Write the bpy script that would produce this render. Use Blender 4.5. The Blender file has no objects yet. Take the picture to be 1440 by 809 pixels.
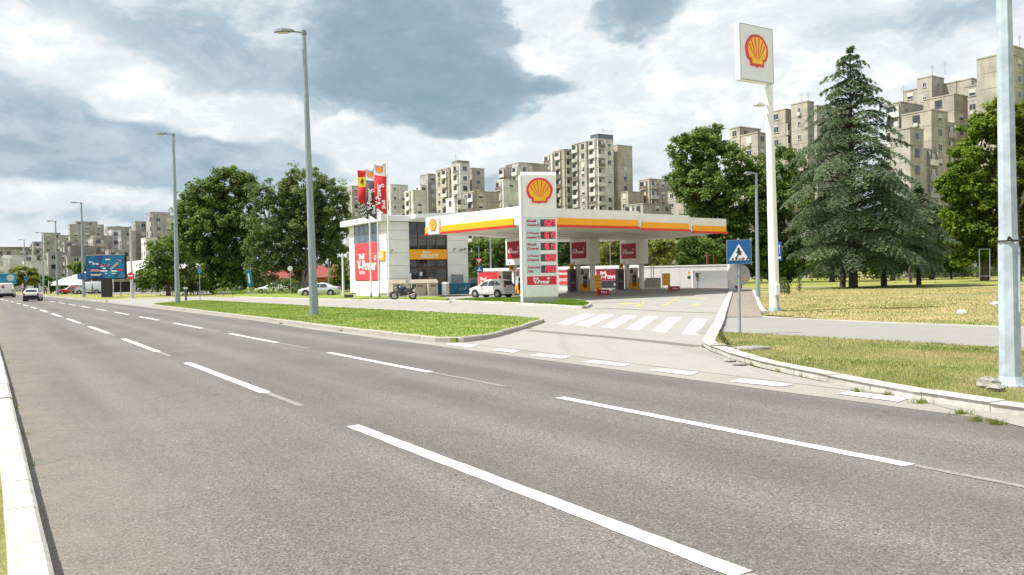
import bpy, math, random
import numpy as np
from mathutils import Vector, Matrix
random.seed(7)
RNG = np.random.default_rng(11)
SC = bpy.context.scene
COL = SC.collection
R = math.radians

# ------------------------------------------------------------------ camera
FPX = 1120.0; PITCH = .01509; ROLL = .02; CAMH = 1.8
Fv = Vector((0, math.cos(PITCH), -math.sin(PITCH)))
Rx = Vector((1, 0, 0)); Ux = Vector((0, math.sin(PITCH), math.cos(PITCH)))
Rv = Rx*math.cos(ROLL) - Ux*math.sin(ROLL)
Uv = Ux*math.cos(ROLL) + Rx*math.sin(ROLL)
cam = bpy.data.objects.new('camera', bpy.data.cameras.new('camera'))
COL.objects.link(cam); SC.camera = cam
cam.data.sensor_width = 36; cam.data.lens = 28
cam.data.clip_start = .1; cam.data.clip_end = 8000
M = Matrix.Identity(4)
for i in range(3):
    M[i][0] = Rv[i]; M[i][1] = Uv[i]; M[i][2] = -Fv[i]
M[0][3], M[1][3], M[2][3] = 0, 0, CAMH
cam.matrix_world = M

# ------------------------------------------------------------------ light
SUN_EL = R(56); SUN_AZ = R(-100)            # azimuth from +Y towards +X
SC.view_settings.view_transform = 'Standard'; SC.view_settings.look = 'None'
SC.view_settings.gamma = 1; SC.view_settings.exposure = 0.74
SC.render.engine = 'CYCLES'
sd_ = bpy.data.lights.new('sun', 'SUN'); sd_.energy = 4.2; sd_.angle = R(.6); sd_.color = (1, .965, .905)
sun = bpy.data.objects.new('sun', sd_); COL.objects.link(sun)
tosun = Vector((math.sin(SUN_AZ)*math.cos(SUN_EL), math.cos(SUN_AZ)*math.cos(SUN_EL), math.sin(SUN_EL)))
sun.rotation_euler = tosun.to_track_quat('Z', 'Y').to_euler()
sun.location = (0, 0, 60)

class NT:
    """small node-tree helper"""
    def __init__(s, tree): s.t = tree; s.n = tree.nodes; s.l = tree.links
    def node(s, typ, **kw):
        n = s.n.new(typ)
        for k, v in kw.items(): setattr(n, k, v)
        return n
    def put(s, sock, v):
        if hasattr(v, 'is_output') or isinstance(v, bpy.types.NodeSocket): s.l.new(v, sock)
        else: sock.default_value = v
    def math(s, op, a, b=0.0, c=None, clamp=False):
        n = s.node('ShaderNodeMath', operation=op, use_clamp=clamp)
        s.put(n.inputs[0], a); s.put(n.inputs[1], b)
        if c is not None: s.put(n.inputs[2], c)
        return n.outputs[0]
    def mix(s, f, a, b, mode='MIX'):
        n = s.node('ShaderNodeMix', data_type='RGBA', blend_type=mode)
        s.put(n.inputs[0], f); s.put(n.inputs[6], a if not isinstance(a, tuple) else a); s.put(n.inputs[7], b)
        return n.outputs[2]
    def ramp(s, f, lo, hi):
        n = s.node('ShaderNodeMapRange', interpolation_type='SMOOTHSTEP')
        s.put(n.inputs[0], f); n.inputs[1].default_value = lo; n.inputs[2].default_value = hi
        return n.outputs[0]
    def noise(s, vec, scale, detail=4, rough=.55, dist=0, dim='3D'):
        n = s.node('ShaderNodeTexNoise', noise_dimensions=dim)
        if vec is not None: s.l.new(vec, n.inputs['Vector'])
        n.inputs['Scale'].default_value = scale; n.inputs['Detail'].default_value = detail
        n.inputs['Roughness'].default_value = rough; n.inputs['Distortion'].default_value = dist
        return n.outputs[0]

def rgb(c): return (c[0], c[1], c[2], 1.0)

W = bpy.data.worlds.new('World'); SC.world = W; W.use_nodes = True
w = NT(W.node_tree); w.n.clear()
out = w.node('ShaderNodeOutputWorld'); bg = w.node('ShaderNodeBackground'); bg.inputs[1].default_value = .1
sky = w.node('ShaderNodeTexSky', sky_type='NISHITA', sun_disc=False, sun_elevation=SUN_EL, sun_rotation=SUN_AZ)
sky.air_density = 1.0; sky.dust_density = 1.5
tc = w.node('ShaderNodeTexCoord'); dirv = tc.outputs['Generated']
sx = w.node('ShaderNodeSeparateXYZ'); w.l.new(dirv, sx.inputs[0])
X, Y, Z = sx.outputs
az = w.math('ARCTAN2', X, Y); el = w.math('ARCSINE', Z)
# clouds are laid out on the sky directions; noise breaks up every outline
def scaled(vec, sc, off=(0, 0, 0)):
    m_ = w.node('ShaderNodeMapping'); m_.inputs['Scale'].default_value = sc; m_.inputs['Location'].default_value = off; w.l.new(vec, m_.inputs[0]); return m_.outputs[0]
base_ = scaled(dirv, (1, 1, 1.9))
wn = w.node('ShaderNodeTexNoise'); wn.inputs['Scale'].default_value = 6; wn.inputs['Detail'].default_value = 5; w.l.new(base_, wn.inputs['Vector'])
wv = w.node('ShaderNodeVectorMath', operation='MULTIPLY_ADD'); w.l.new(wn.outputs[1], wv.inputs[0]); wv.inputs[1].default_value = (.10, .10, .10); w.l.new(base_, wv.inputs[2])
wp_ = wv.outputs[0]
nA = w.noise(wp_, 3.2, 4, .5); nB = w.noise(scaled(wp_, (1, 1, 1), (2, 5, 1)), 8.0, 10, .62); nC = w.noise(scaled(wp_, (1, 1, 1), (7, 1, 3)), 22, 10, .66)
# billowy cell pattern gives cumulus heads
vo = w.node('ShaderNodeTexVoronoi', feature='SMOOTH_F1'); vo.inputs['Scale'].default_value = 13; vo.inputs['Smoothness'].default_value = .6; w.l.new(wp_, vo.inputs['Vector'])
wa = w.node('ShaderNodeSeparateXYZ'); w.l.new(wn.outputs[1], wa.inputs[0])
azw = w.math('ADD', az, w.math('MULTIPLY', w.math('SUBTRACT', wa.outputs[0], .5), .10))
elw = w.math('ADD', el, w.math('MULTIPLY', w.math('SUBTRACT', wa.outputs[1], .5), .07))
def blob(px, py, rx, ry, amp):
    v = Fv + Rv*(px-720)/FPX - Uv*(py-404.5)/FPX; v.normalize()
    a0 = math.atan2(v.x, v.y); e0 = math.asin(v.z)
    da = w.math('MULTIPLY', w.math('SUBTRACT', azw, a0), FPX/rx)
    de = w.math('MULTIPLY', w.math('SUBTRACT', elw, e0), FPX/ry)
    q = w.math('ADD', w.math('MULTIPLY', da, da), w.math('MULTIPLY', de, de))
    return w.math('MULTIPLY', w.math('EXPONENT', w.math('MULTIPLY', q, -1.0)), amp)
def total(lst, start):
    s_ = start
    for b_ in lst: s_ = w.math('ADD', s_, blob(*b_))
    return s_
fine = w.math('ADD', w.math('MULTIPLY', w.math('SUBTRACT', nB, .5), .9), w.math('MULTIPLY', w.math('SUBTRACT', nC, .5), .55))
# 1) far layer: mid blue-grey haze sheet against white cloud
mid = total(((60, 130, 220, 90, .38), (60, 200, 230, 55, .55), (250, 245, 200, 50, .55), (330, 110, 130, 120, .42), (170, 20, 160, 60, .25), (430, 190, 60, 60, .35), (1270, 45, 75, 36, .42), (1390, 12, 70, 26, .4),
             (1000, 205, 60, 22, .2), (700, 260, 60, 20, .55), (900, 240, 50, 26, .3), (590, 270, 60, 12, .3), (1150, 60, 60, 40, .10), (220, 310, 130, 10, .3),
             (190, 130, 75, 46, -.62), (330, 170, 80, 30, -.45), (290, 192, 40, 10, -.4), (60, 45, 70, 30, -.45), (60, 262, 120, 20, -.7), (210, 275, 70, 14, -.35), (500, 210, 90, 26, -.5), (1050, 110, 240, 100, -.35), (380, 165, 60, 26, -.3)),
            w.math('ADD', w.math('MULTIPLY', fine, 1.9), w.math('MULTIPLY', w.math('SUBTRACT', nA, .5), .9)))
m1 = w.ramp(mid, -.02, .52)
# 2) near layer: heavy dark-bottomed clouds with crisp edges
heavy = total(((520, 10, 90, 60, .7), (640, 5, 85, 60, .85), (560, 80, 110, 50, .7), (670, 90, 85, 45, .75), (590, 140, 130, 34, .75), (730, 130, 70, 28, .55), (480, 130, 70, 40, .4), (790, 122, 50, 15, .55), (890, 5, 80, 60, 1.0), (640, 172, 100, 13, .6), (505, 60, 60, 80, .35), (430, 30, 50, 60, .2), (740, 50, 24, 60, -.25),
               (800, 70, 50, 40, -.6), (870, 103, 10, 8, .3), (765, 50, 16, 12, .5), (45, 210, 130, 20, .56), (230, 258, 140, 16, .52), (330, 235, 80, 20, .38), (400, 130, 50, 50, .2), (100, 165, 60, 22, .15)),
              w.math('ADD', w.math('MULTIPLY', fine, 1.7), w.math('MULTIPLY', w.math('SUBTRACT', nA, .5), .7)))
h1 = w.ramp(heavy, .38, .74)
h2 = w.ramp(w.math('ADD', heavy, w.math('MULTIPLY', fine, .5)), .45, 1.25)
wh = w.mix(w.ramp(nC, .38, .66), rgb((.78, .835, .875)), rgb((1.10, 1.10, 1.09)))
wh = w.mix(w.math('MULTIPLY', w.ramp(w.math('ADD', vo.outputs[0], w.math('MULTIPLY', nB, .5)), .40, .85), .55), wh, rgb((.68, .76, .81)))
mc_ = w.mix(w.ramp(w.math('ADD', nB, w.math('MULTIPLY', nC, .6)), .55, 1.05), rgb((.29, .415, .51)), rgb((.56, .66, .735)))
c_a = w.mix(m1, wh, mc_)
hv = w.mix(h2, rgb((.44, .555, .625)), rgb((.235, .355, .44)))
hv = w.mix(w.math('MULTIPLY', w.ramp(nC, .35, .7), .35), hv, rgb((.40, .515, .59)))
c_b = w.mix(w.math('MULTIPLY', h1, .93), c_a, hv)
c1 = w.mix(1.0, c_b, rgb((6.4, 6.4, 6.4)), 'MULTIPLY')
#   thin blue gaps between the clouds
gap = w.math('MULTIPLY', w.ramp(nA, .60, .70), w.math('SUBTRACT', 1.0, h1))
c2 = w.mix(w.math('MULTIPLY', gap, .22), c1, sky.outputs[0])
#   pale band low on the horizon
lowb = w.math('SUBTRACT', 1.0, w.ramp(el, .0, .09))
c3 = w.mix(w.math('MULTIPLY', lowb, .4), c2, rgb((5.2, 5.5, 5.7)))
w.l.new(c3, bg.inputs[0]); w.l.new(bg.outputs[0], out.inputs[0])

# ------------------------------------------------------------------ geometry helpers
TH = R(33.45)
A2 = Vector((-math.sin(TH), math.cos(TH), 0)); B2 = Vector((math.cos(TH), math.sin(TH), 0))
def at(px, py, Zd):
    v = Fv + Rv*(px-720)/FPX - Uv*(py-404.5)/FPX
    return v*(Zd/v.y) + Vector((0, 0, CAMH))
def G(px, py, z=0.0):
    v = Fv + Rv*(px-720)/FPX - Uv*(py-404.5)/FPX
    return v*((z-CAMH)/v.z) + Vector((0, 0, CAMH))
def SD(s, d, z=0.0): return A2*s + B2*d + Vector((0, 0, z))
def bend(s): return -1.7e-4*max(0, s-15)**2
def RD(s, d, z=0.0): return SD(s, d+bend(s), z)

MATS = {}
def mat(name, col, rough=.6, metal=0, var=0.0, vscale=3.0, bump=0.0, bscale=40.0, streak=0.0, emit=0.0, spec=.5, coat=0.0, dirt=None):
    if name in MATS: return MATS[name]
    m = bpy.data.materials.new(name); m.use_nodes = True
    t = NT(m.node_tree); b = t.n['Principled BSDF']
    b.inputs['Roughness'].default_value = rough; b.inputs['Metallic'].default_value = metal
    b.inputs['Specular IOR Level'].default_value = spec
    if coat: b.inputs['Coat Weight'].default_value = coat; b.inputs['Coat Roughness'].default_value = .08
    g = t.node('ShaderNodeNewGeometry'); pos = g.outputs['Position']
    c = rgb(col)
    base = None
    v = var if var else .06
    nz = t.noise(pos, vscale, 5, .6)
    f = t.ramp(nz, .25, .75)
    dk = tuple(x*(1-v) for x in col); lt = tuple(min(1, x*(1+v*.6)) for x in col)
    base = t.mix(f, rgb(dk), rgb(lt))
    if streak:
        mp_ = t.node('ShaderNodeMapping'); mp_.inputs['Scale'].default_value = (1.3, 1.3, .12); t.l.new(pos, mp_.inputs[0])
        ns = t.noise(mp_.outputs[0], 1.0, 6, .65)
        base = t.mix(t.math('MULTIPLY', t.ramp(ns, .48, .72), streak), base, rgb(tuple(x*.45 for x in (col if dirt is None else dirt))))
    t.l.new(base, b.inputs['Base Color'])
    if bump:
        bn = t.node('ShaderNodeBump'); bn.inputs['Strength'].default_value = bump; bn.inputs['Distance'].default_value = .01
        t.l.new(t.noise(pos, bscale, 3, .6), bn.inputs['Height']); t.l.new(bn.outputs[0], b.inputs['Normal'])
    if emit:
        t.l.new(base, b.inputs['Emission Color']); b.inputs['Emission Strength'].default_value = emit
    MATS[name] = m; return m

class MB:
    """collects faces for one mesh"""
    def __init__(s): s.v = []; s.f = []; s.m = []; s.sm = []
    def face(s, pts, mi=0, sm=False):
        k = len(s.v); s.v += [tuple(p) for p in pts]; s.f.append(tuple(range(k, k+len(pts)))); s.m.append(mi); s.sm.append(sm)
    def mesh(s, vs, fs, mi=0, sm=False):
        k = len(s.v); s.v += [tuple(p) for p in vs]
        for f in fs: s.f.append(tuple(k+i for i in f)); s.m.append(mi); s.sm.append(sm)
    def box(s, x0, x1, y0, y1, z0, z1, mi=0):
        vs = [(x0,y0,z0),(x1,y0,z0),(x1,y1,z0),(x0,y1,z0),(x0,y0,z1),(x1,y0,z1),(x1,y1,z1),(x0,y1,z1)]
        s.mesh(vs, [(0,3,2,1),(4,5,6,7),(0,1,5,4),(1,2,6,5),(2,3,7,6),(3,0,4,7)], mi); return s
    def bbox(s, x0, x1, y0, y1, z0, z1, b=.02, mi=0):
        """box with chamfered vertical and top edges"""
        def ring(z, i): return [(x0+i+b,y0+i,z),(x1-i-b,y0+i,z),(x1-i,y0+i+b,z),(x1-i,y1-i-b,z),(x1-i-b,y1-i,z),(x0+i+b,y1-i,z),(x0+i,y1-i-b,z),(x0+i,y0+i+b,z)]
        vs = ring(z0, b*.6)+ring(z0+b, 0)+ring(z1-b, 0)+ring(z1, b)
        fs = [tuple(range(7,-1,-1)), tuple(range(24,32))]
        for r in range(3):
            for i in range(8): fs.append((r*8+i, r*8+(i+1)%8, r*8+8+(i+1)%8, r*8+8+i))
        s.mesh(vs, fs, mi); return s
    def prism(s, poly, z0, z1, mi=0, side=None):
        n = len(poly); a = sum(poly[i][0]*poly[(i+1)%n][1]-poly[(i+1)%n][0]*poly[i][1] for i in range(n))
        p = [(q[0], q[1]) for q in poly]
        if a < 0: p = p[::-1]
        vs = [(x,y,z0) for x,y in p]+[(x,y,z1) for x,y in p]
        s.mesh(vs, [tuple(range(n-1,-1,-1)), tuple(range(n,2*n))], mi)
        s.mesh(vs, [(i,(i+1)%n,n+(i+1)%n,n+i) for i in range(n)], mi if side is None else side); return s
    def xz(s, poly, y0, y1, mi=0):
        """prism of an x-z outline between y0 (front) and y1"""
        n = len(poly); a = sum(poly[i][0]*poly[(i+1)%n][1]-poly[(i+1)%n][0]*poly[i][1] for i in range(n))
        p = list(poly) if a > 0 else list(poly)[::-1]
        vs = [(x,y0,z) for x,z in p]+[(x,y1,z) for x,z in p]
        s.mesh(vs, [tuple(range(n)), tuple(range(2*n-1,n-1,-1))]+[((i+1)%n,i,n+i,n+(i+1)%n) for i in range(n)], mi); return s
    def cyl(s, p0, p1, r0, r1=None, n=12, mi=0, caps=True):
        r1 = r0 if r1 is None else r1
        p0 = Vector(p0); p1 = Vector(p1); d = (p1-p0).normalized()
        u = d.orthogonal().normalized(); w_ = d.cross(u)
        vs = []
        for p, r in ((p0, r0), (p1, r1)):
            for i in range(n):
                a = 2*math.pi*i/n; vs.append(p+u*(r*math.cos(a))+w_*(r*math.sin(a)))
        s.mesh(vs, [(i,(i+1)%n,n+(i+1)%n,n+i) for i in range(n)], mi, n > 8)
        if caps: s.mesh(vs, [tuple(range(n-1,-1,-1)), tuple(range(n,2*n))], mi)
        return s
    def tube(s, pts, r, n=8, mi=0):
        rs = r if isinstance(r, (list, tuple)) else [r]*len(pts)
        for i in range(len(pts)-1): s.cyl(pts[i], pts[i+1], rs[i], rs[i+1], n, mi)
        return s
    def torus(s, c, axis, Rr, r, n=20, k=8, mi=0):
        c = Vector(c); ax = Vector(axis).normalized(); u = ax.orthogonal().normalized(); v_ = ax.cross(u); vs = []; fs = []
        for i in range(n):
            a = 2*math.pi*i/n; rad = u*math.cos(a)+v_*math.sin(a)
            for j in range(k):
                b = 2*math.pi*j/k; vs.append(c+rad*(Rr+r*math.cos(b))+ax*(r*math.sin(b)))
        for i in range(n):
            for j in range(k): fs.append((i*k+j, ((i+1)%n)*k+j, ((i+1)%n)*k+(j+1)%k, i*k+(j+1)%k))
        s.mesh(vs, fs, mi, True); return s
    def ball(s, c, rx, ry=None, rz=None, n=10, mi=0):
        ry = ry or rx; rz = rz or rx; vs = []; fs = []; k = n
        for i in range(n+1):
            a = math.pi*i/n
            for j in range(k):
                b = 2*math.pi*j/k; vs.append((c[0]+rx*math.sin(a)*math.cos(b), c[1]+ry*math.sin(a)*math.sin(b), c[2]+rz*math.cos(a)))
        for i in range(n):
            for j in range(k): fs.append((i*k+j, (i+1)*k+j, (i+1)*k+(j+1)%k, i*k+(j+1)%k))
        s.mesh(vs, fs, mi, True); return s
    def data(s, name, mats):
        me = bpy.data.meshes.new(name); me.from_pydata(s.v, [], s.f)
        if not isinstance(mats, (list, tuple)): mats = [mats]
        for m in mats: me.materials.append(m)
        me.polygons.foreach_set('material_index', s.m); me.polygons.foreach_set('use_smooth', s.sm)
        me.update(); return me
    def build(s, name, mats, parent=None, loc=None, rz=0):
        return link(name, s.data(name, mats), parent, loc, rz)

def link(name, data, parent=None, loc=None, rz=0):
    o = bpy.data.objects.new(name, data); COL.objects.link(o)
    if parent is not None: o.parent = parent
    if loc is not None: o.location = loc
    if rz: o.rotation_euler = (0, 0, rz)
    return o
def tag(o, label=None, cat=None, group=None, kind=None):
    if label: o['label'] = label
    if cat: o['category'] = cat
    if group: o['group'] = group
    if kind: o['kind'] = kind
    return o
def empty(name, loc, rz=0, label=None, cat=None, group=None, kind=None):
    o = link(name, None, None, loc, rz); o.empty_display_size = .3
    return tag(o, label, cat, group, kind)
def copy_tree(o, parent=None):
    c = o.copy(); COL.objects.link(c)
    if parent is not None: c.parent = parent
    for ch in list(o.children): copy_tree(ch, c)
    return c
TXT = {}
def lettering(body, size, m, parent, loc, rot=(math.pi/2, 0, 0), name='lettering', bold=0.0, width=None, shear=0, align='CENTER', label=None):
    key = (body, size, m.name, bold, width, align)
    if key not in TXT:
        cu = bpy.data.curves.new('lettering', 'FONT'); cu.body = body; cu.size = size; cu.extrude = .006; cu.offset = bold
        cu.resolution_u = 2; cu.align_x = align; cu.align_y = 'CENTER'
        o = bpy.data.objects.new('tmp', cu); COL.objects.link(o)
        dg = bpy.context.evaluated_depsgraph_get(); me = bpy.data.meshes.new_from_object(o.evaluated_get(dg))
        bpy.data.objects.remove(o)
        if width:
            xs = [v.co.x for v in me.vertices]; k = width/max(1e-6, max(xs)-min(xs))
            for v in me.vertices: v.co.x *= k
        me.materials.clear(); me.materials.append(m); me.name = 'lettering'; TXT[key] = me
    o = link(name, TXT[key], parent, loc); o.rotation_euler = rot
    if label: o['label'] = label
    return o

def shell_outline(n=29):
    pts = []
    for i in range(n):
        a = R(-28) + R(236)*i/(n-1)
        r = 1 + .025*abs(math.sin((a-math.pi/2)*3.5))
        pts.append((r*math.cos(a), .10+r*.93*math.sin(a)))
    pts += [(-.80,-.50), (-.62,-.55), (-.60,-.86), (-.12,-.86), (0,-.93), (.12,-.86), (.60,-.86), (.62,-.55), (.80,-.50)]
    return pts
def shell_emblem(parent, c, wd, rot=0.0, y=0.0, thick=.03, squash=1.0):
    """scallop emblem in the local x-z plane facing -y, centred at c=(x,z)"""
    s = wd/2; o = shell_outline()
    root = MB().xz([(c[0]+p[0]*s*squash, c[1]+p[1]*s) for p in o], y-thick, y, 0).build('emblem', mat('emblem_red', (.72, .03, .035), .35), parent)
    inner = []
    n = 29
    for i in range(n):
        a = R(-24) + R(228)*i/(n-1); r = .82 + .03*abs(math.sin((a-math.pi/2)*3.5))
        inner.append((r*math.cos(a), .10+r*.93*math.sin(a)))
    inner += [(-.62,-.40), (-.47,-.44), (-.46,-.72), (.46,-.72), (.47,-.44), (.62,-.40)]
    MB().xz([(c[0]+p[0]*s*squash, c[1]+p[1]*s) for p in inner], y-thick-.012, y-thick+.002, 0).build('shell_face', mat('emblem_yellow', (.93, .50, .01), .35), root)
    mb = MB()
    for k in range(6):
        a = R(90) - R(26.5)*(k-2.5); ox, oz = .045*(2.5-k)*-1.6, -.46
        x0, z0 = ox, oz + (0 if k in (2, 3) else .05)
        x1, z1 = .80*math.cos(a), .10+.93*.80*math.sin(a)
        dx, dz = x1-x0, z1-z0; ln = math.hypot(dx, dz); px_, pz_ = -dz/ln, dx/ln; wd1 = .045
        mb.xz([(c[0]+(x0+px_*.010)*s*squash, c[1]+(z0+pz_*.010)*s), (c[0]+(x0-px_*.010)*s*squash, c[1]+(z0-pz_*.010)*s),
               (c[0]+(x1-px_*wd1)*s*squash, c[1]+(z1-pz_*wd1)*s), (c[0]+(x1+px_*wd1)*s*squash, c[1]+(z1+pz_*wd1)*s)], y-thick-.018, y-thick-.010, 0)
    mb.build('shell_rib', mat('emblem_red', (0,0,0)), root)
    return root

# ------------------------------------------------------------------ ground materials
def asphalt_mat():
    m = bpy.data.materials.new('asphalt'); m.use_nodes = True; t = NT(m.node_tree); b = t.n['Principled BSDF']
    g = t.node('ShaderNodeNewGeometry'); pos = g.outputs['Position']
    vo = t.node('ShaderNodeTexVoronoi'); vo.inputs['Scale'].default_value = 80; t.l.new(pos, vo.inputs['Vector'])
    hs = t.node('ShaderNodeSeparateColor'); t.l.new(vo.outputs['Color'], hs.inputs[0])
    c = t.mix(hs.outputs[0], rgb((.092, .084, .075)), rgb((.235, .216, .194)))
    sp = t.ramp(hs.outputs[1], .90, .97); c = t.mix(t.math('MULTIPLY', sp, .6), c, rgb((.40, .38, .35)))
    dk = t.ramp(hs.outputs[2], .86, .95); c = t.mix(t.math('MULTIPLY', dk, .6), c, rgb((.035, .032, .03)))
    # wear along the lanes (coordinate across the road)
    vr = t.node('ShaderNodeVectorRotate', rotation_type='Z_AXIS'); vr.inputs['Angle'].default_value = -TH; t.l.new(pos, vr.inputs[0])
    s_ = t.node('ShaderNodeSeparateXYZ'); t.l.new(vr.outputs[0], s_.inputs[0])
    d, s = s_.outputs[0], s_.outputs[1]
    mpp = t.node('ShaderNodeMapping'); mpp.inputs['Scale'].default_value = (.9, .05, 1); t.l.new(vr.outputs[0], mpp.inputs[0])
    ln = t.noise(mpp.outputs[0], 1.0, 4, .6)
    c = t.mix(t.math('MULTIPLY', t.ramp(ln, .35, .7), .42), c, rgb((.065, .06, .056)))
    tire = t.math('MULTIPLY', t.math('ABSOLUTE', t.math('SINE', t.math('MULTIPLY', d, math.pi/1.68))), .26)
    c = t.mix(tire, c, rgb((.06, .056, .052)))
    pn = t.noise(pos, .35, 5, .6); c = t.mix(t.math('MULTIPLY', t.ramp(pn, .4, .75), .28), c, rgb((.22, .207, .185)))
    # dusty edge near the left kerb
    ed = t.math('SUBTRACT', 1.0, t.ramp(d, .3, 1.6))
    ed2 = t.math('MULTIPLY', ed, t.ramp(t.noise(pos, 2.2, 5, .6), .2, .7))
    c = t.mix(t.math('MULTIPLY', ed2, .45), c, rgb((.25, .205, .155)))
    # hairline cracks
    nw = t.noise(pos, .8, 3, .6)
    cr = t.node('ShaderNodeTexVoronoi', feature='DISTANCE_TO_EDGE'); cr.inputs['Scale'].default_value = .16
    va = t.node('ShaderNodeVectorMath', operation='ADD'); t.l.new(pos, va.inputs[0])
    nz = t.node('ShaderNodeTexNoise'); nz.inputs['Scale'].default_value = 1.3; t.l.new(pos, nz.inputs['Vector'])
    t.l.new(nz.outputs[1], va.inputs[1]); t.l.new(va.outputs[0], cr.inputs['Vector'])
    ck = t.math('MULTIPLY', t.math('SUBTRACT', 1.0, t.ramp(cr.outputs[0], .0008, .003)), t.ramp(nw, .50, .6))
    c = t.mix(t.math('MULTIPLY', ck, .4), c, rgb((.03, .027, .025)))
    t.l.new(c, b.inputs['Base Color']); b.inputs['Roughness'].default_value = .82; b.inputs['Specular IOR Level'].default_value = .35
    bn = t.node('ShaderNodeBump'); bn.inputs['Strength'].default_value = .35; bn.inputs['Distance'].default_value = .006
    t.l.new(vo.outputs[0], bn.inputs['Height']); t.l.new(bn.outputs[0], b.inputs['Normal'])
    return m
def pave_mat(name, a, b_, sc=30, stain=.3, stc=(.16, .145, .125), joints=None):
    m = bpy.data.materials.new(name); m.use_nodes = True; t = NT(m.node_tree); b = t.n['Principled BSDF']
    g = t.node('ShaderNodeNewGeometry'); pos = g.outputs['Position']
    c = t.mix(t.ramp(t.noise(pos, sc, 3, .6), .3, .7), rgb(a), rgb(b_))
    c = t.mix(t.math('MULTIPLY', t.ramp(t.noise(pos, .5, 6, .65), .45, .75), stain), c, rgb(stc))
    c = t.mix(t.math('MULTIPLY', t.ramp(t.noise(pos, 3.5, 5, .65), .58, .72), stain*.7), c, rgb(stc))
    if name == 'forecourt_concrete':
        mq_ = t.node('ShaderNodeMapping'); mq_.inputs['Rotation'].default_value = (0, 0, -.9); mq_.inputs['Scale'].default_value = (1.6, .10, 1); t.l.new(pos, mq_.inputs[0])
        c = t.mix(t.math('MULTIPLY', t.ramp(t.noise(mq_.outputs[0], 1.0, 5, .65, .4), .52, .74), .38), c, rgb((.17, .16, .145)))
    if joints:
        vr = t.node('ShaderNodeVectorRotate', rotation_type='Z_AXIS'); vr.inputs['Angle'].default_value = -TH; t.l.new(pos, vr.inputs[0])
        br = t.node('ShaderNodeTexBrick'); t.l.new(vr.outputs[0], br.inputs[0]); br.inputs['Scale'].default_value = joints
        br.inputs['Color1'].default_value = (1,1,1,1); br.inputs['Color2'].default_value = (.85,.82,.8,1); br.inputs['Mortar'].default_value = (.5,.48,.45,1)
        br.inputs['Mortar Size'].default_value = .03
        c = t.mix(1.0, c, br.outputs[0], 'MULTIPLY')
    t.l.new(c, b.inputs['Base Color']); b.inputs['Roughness'].default_value = .9; b.inputs['Specular IOR Level'].default_value = .25
    bn = t.node('ShaderNodeBump'); bn.inputs['Strength'].default_value = .3; bn.inputs['Distance'].default_value = .006
    t.l.new(t.noise(pos, 60, 2, .6), bn.inputs['Height']); t.l.new(bn.outputs[0], b.inputs['Normal'])
    return m
def grass_mat(name, g1, g2, dry, amt, sc=.6):
    m = bpy.data.materials.new(name); m.use_nodes = True; t = NT(m.node_tree); b = t.n['Principled BSDF']
    g = t.node('ShaderNodeNewGeometry'); pos = g.outputs['Position']
    c = t.mix(t.ramp(t.noise(pos, 9, 6, .7), .3, .7), rgb(g1), rgb(g2))
    dn = t.math('ADD', t.math('MULTIPLY', t.noise(pos, sc, 5, .65), .7), t.math('MULTIPLY', t.noise(pos, 4, 4, .7), .3))
    c = t.mix(t.ramp(dn, 1-amt-.12, 1-amt+.10), c, rgb(dry))
    c = t.mix(t.math('MULTIPLY', t.ramp(t.noise(pos, 38, 4, .7), .45, .7), .35), c, rgb(tuple(x*.55 for x in g1)))
    t.l.new(c, b.inputs['Base Color']); b.inputs['Roughness'].default_value = .95; b.inputs['Specular IOR Level'].default_value = .15
    bn = t.node('ShaderNodeBump'); bn.inputs['Strength'].default_value = .8; bn.inputs['Distance'].default_value = .05
    t.l.new(t.noise(pos, 22, 5, .7), bn.inputs['Height']); t.l.new(bn.outputs[0], b.inputs['Normal'])
    return m
M_asph = asphalt_mat()
M_conc = pave_mat('forecourt_concrete', (.285, .27, .245), (.345, .328, .30), 25, .35, (.215, .20, .18))
M_path = pave_mat('path_asphalt', (.245, .235, .215), (.295, .283, .262), 35, .35, (.20, .19, .17))
M_gutter = pave_mat('gutter_concrete', (.27, .25, .22), (.34, .318, .285), 20, .6, (.16, .14, .11))
M_road2 = pave_mat('far_asphalt', (.20, .195, .18), (.25, .24, .225), 8, .2)
M_pavers = pave_mat('red_pavers', (.29, .25, .21), (.35, .30, .26), 20, .3, (.25, .2, .16), joints=2.6)
M_kerb = pave_mat('kerb_paint', (.42, .40, .36), (.57, .55, .505), 9, .75, (.27, .245, .21))
M_kerbg = pave_mat('kerb_grey', (.32, .30, .265), (.41, .385, .345), 14, .5, (.26, .22, .17))
M_lawn = grass_mat('lawn', (.14, .21, .03), (.22, .29, .05), (.34, .34, .11), .44)
M_dry = grass_mat('dry_grass', (.15, .21, .045), (.24, .28, .08), (.43, .33, .16), .53, .22)
M_wedge = grass_mat('mown_grass', (.17, .20, .045), (.25, .26, .075), (.37, .30, .15), .47, .7)
M_field = grass_mat('far_field_grass', (.14, .19, .03), (.22, .25, .05), (.38, .34, .12), .48, .12)
def paint_mat():
    m = bpy.data.materials.new('road_paint'); m.use_nodes = True; t = NT(m.node_tree); b = t.n['Principled BSDF']
    g = t.node('ShaderNodeNewGeometry'); pos = g.outputs['Position']
    c = t.mix(t.ramp(t.noise(pos, 60, 5, .75), .50, .70), rgb((.70, .69, .66)), rgb((.40, .38, .35)))
    c = t.mix(t.math('MULTIPLY', t.ramp(t.noise(pos, 3.5, 6, .75), .46, .68), .55), c, rgb((.36, .34, .31)))
    t.l.new(c, b.inputs['Base Color']); b.inputs['Roughness'].default_value = .75
    return m
M_paint = paint_mat()
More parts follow.
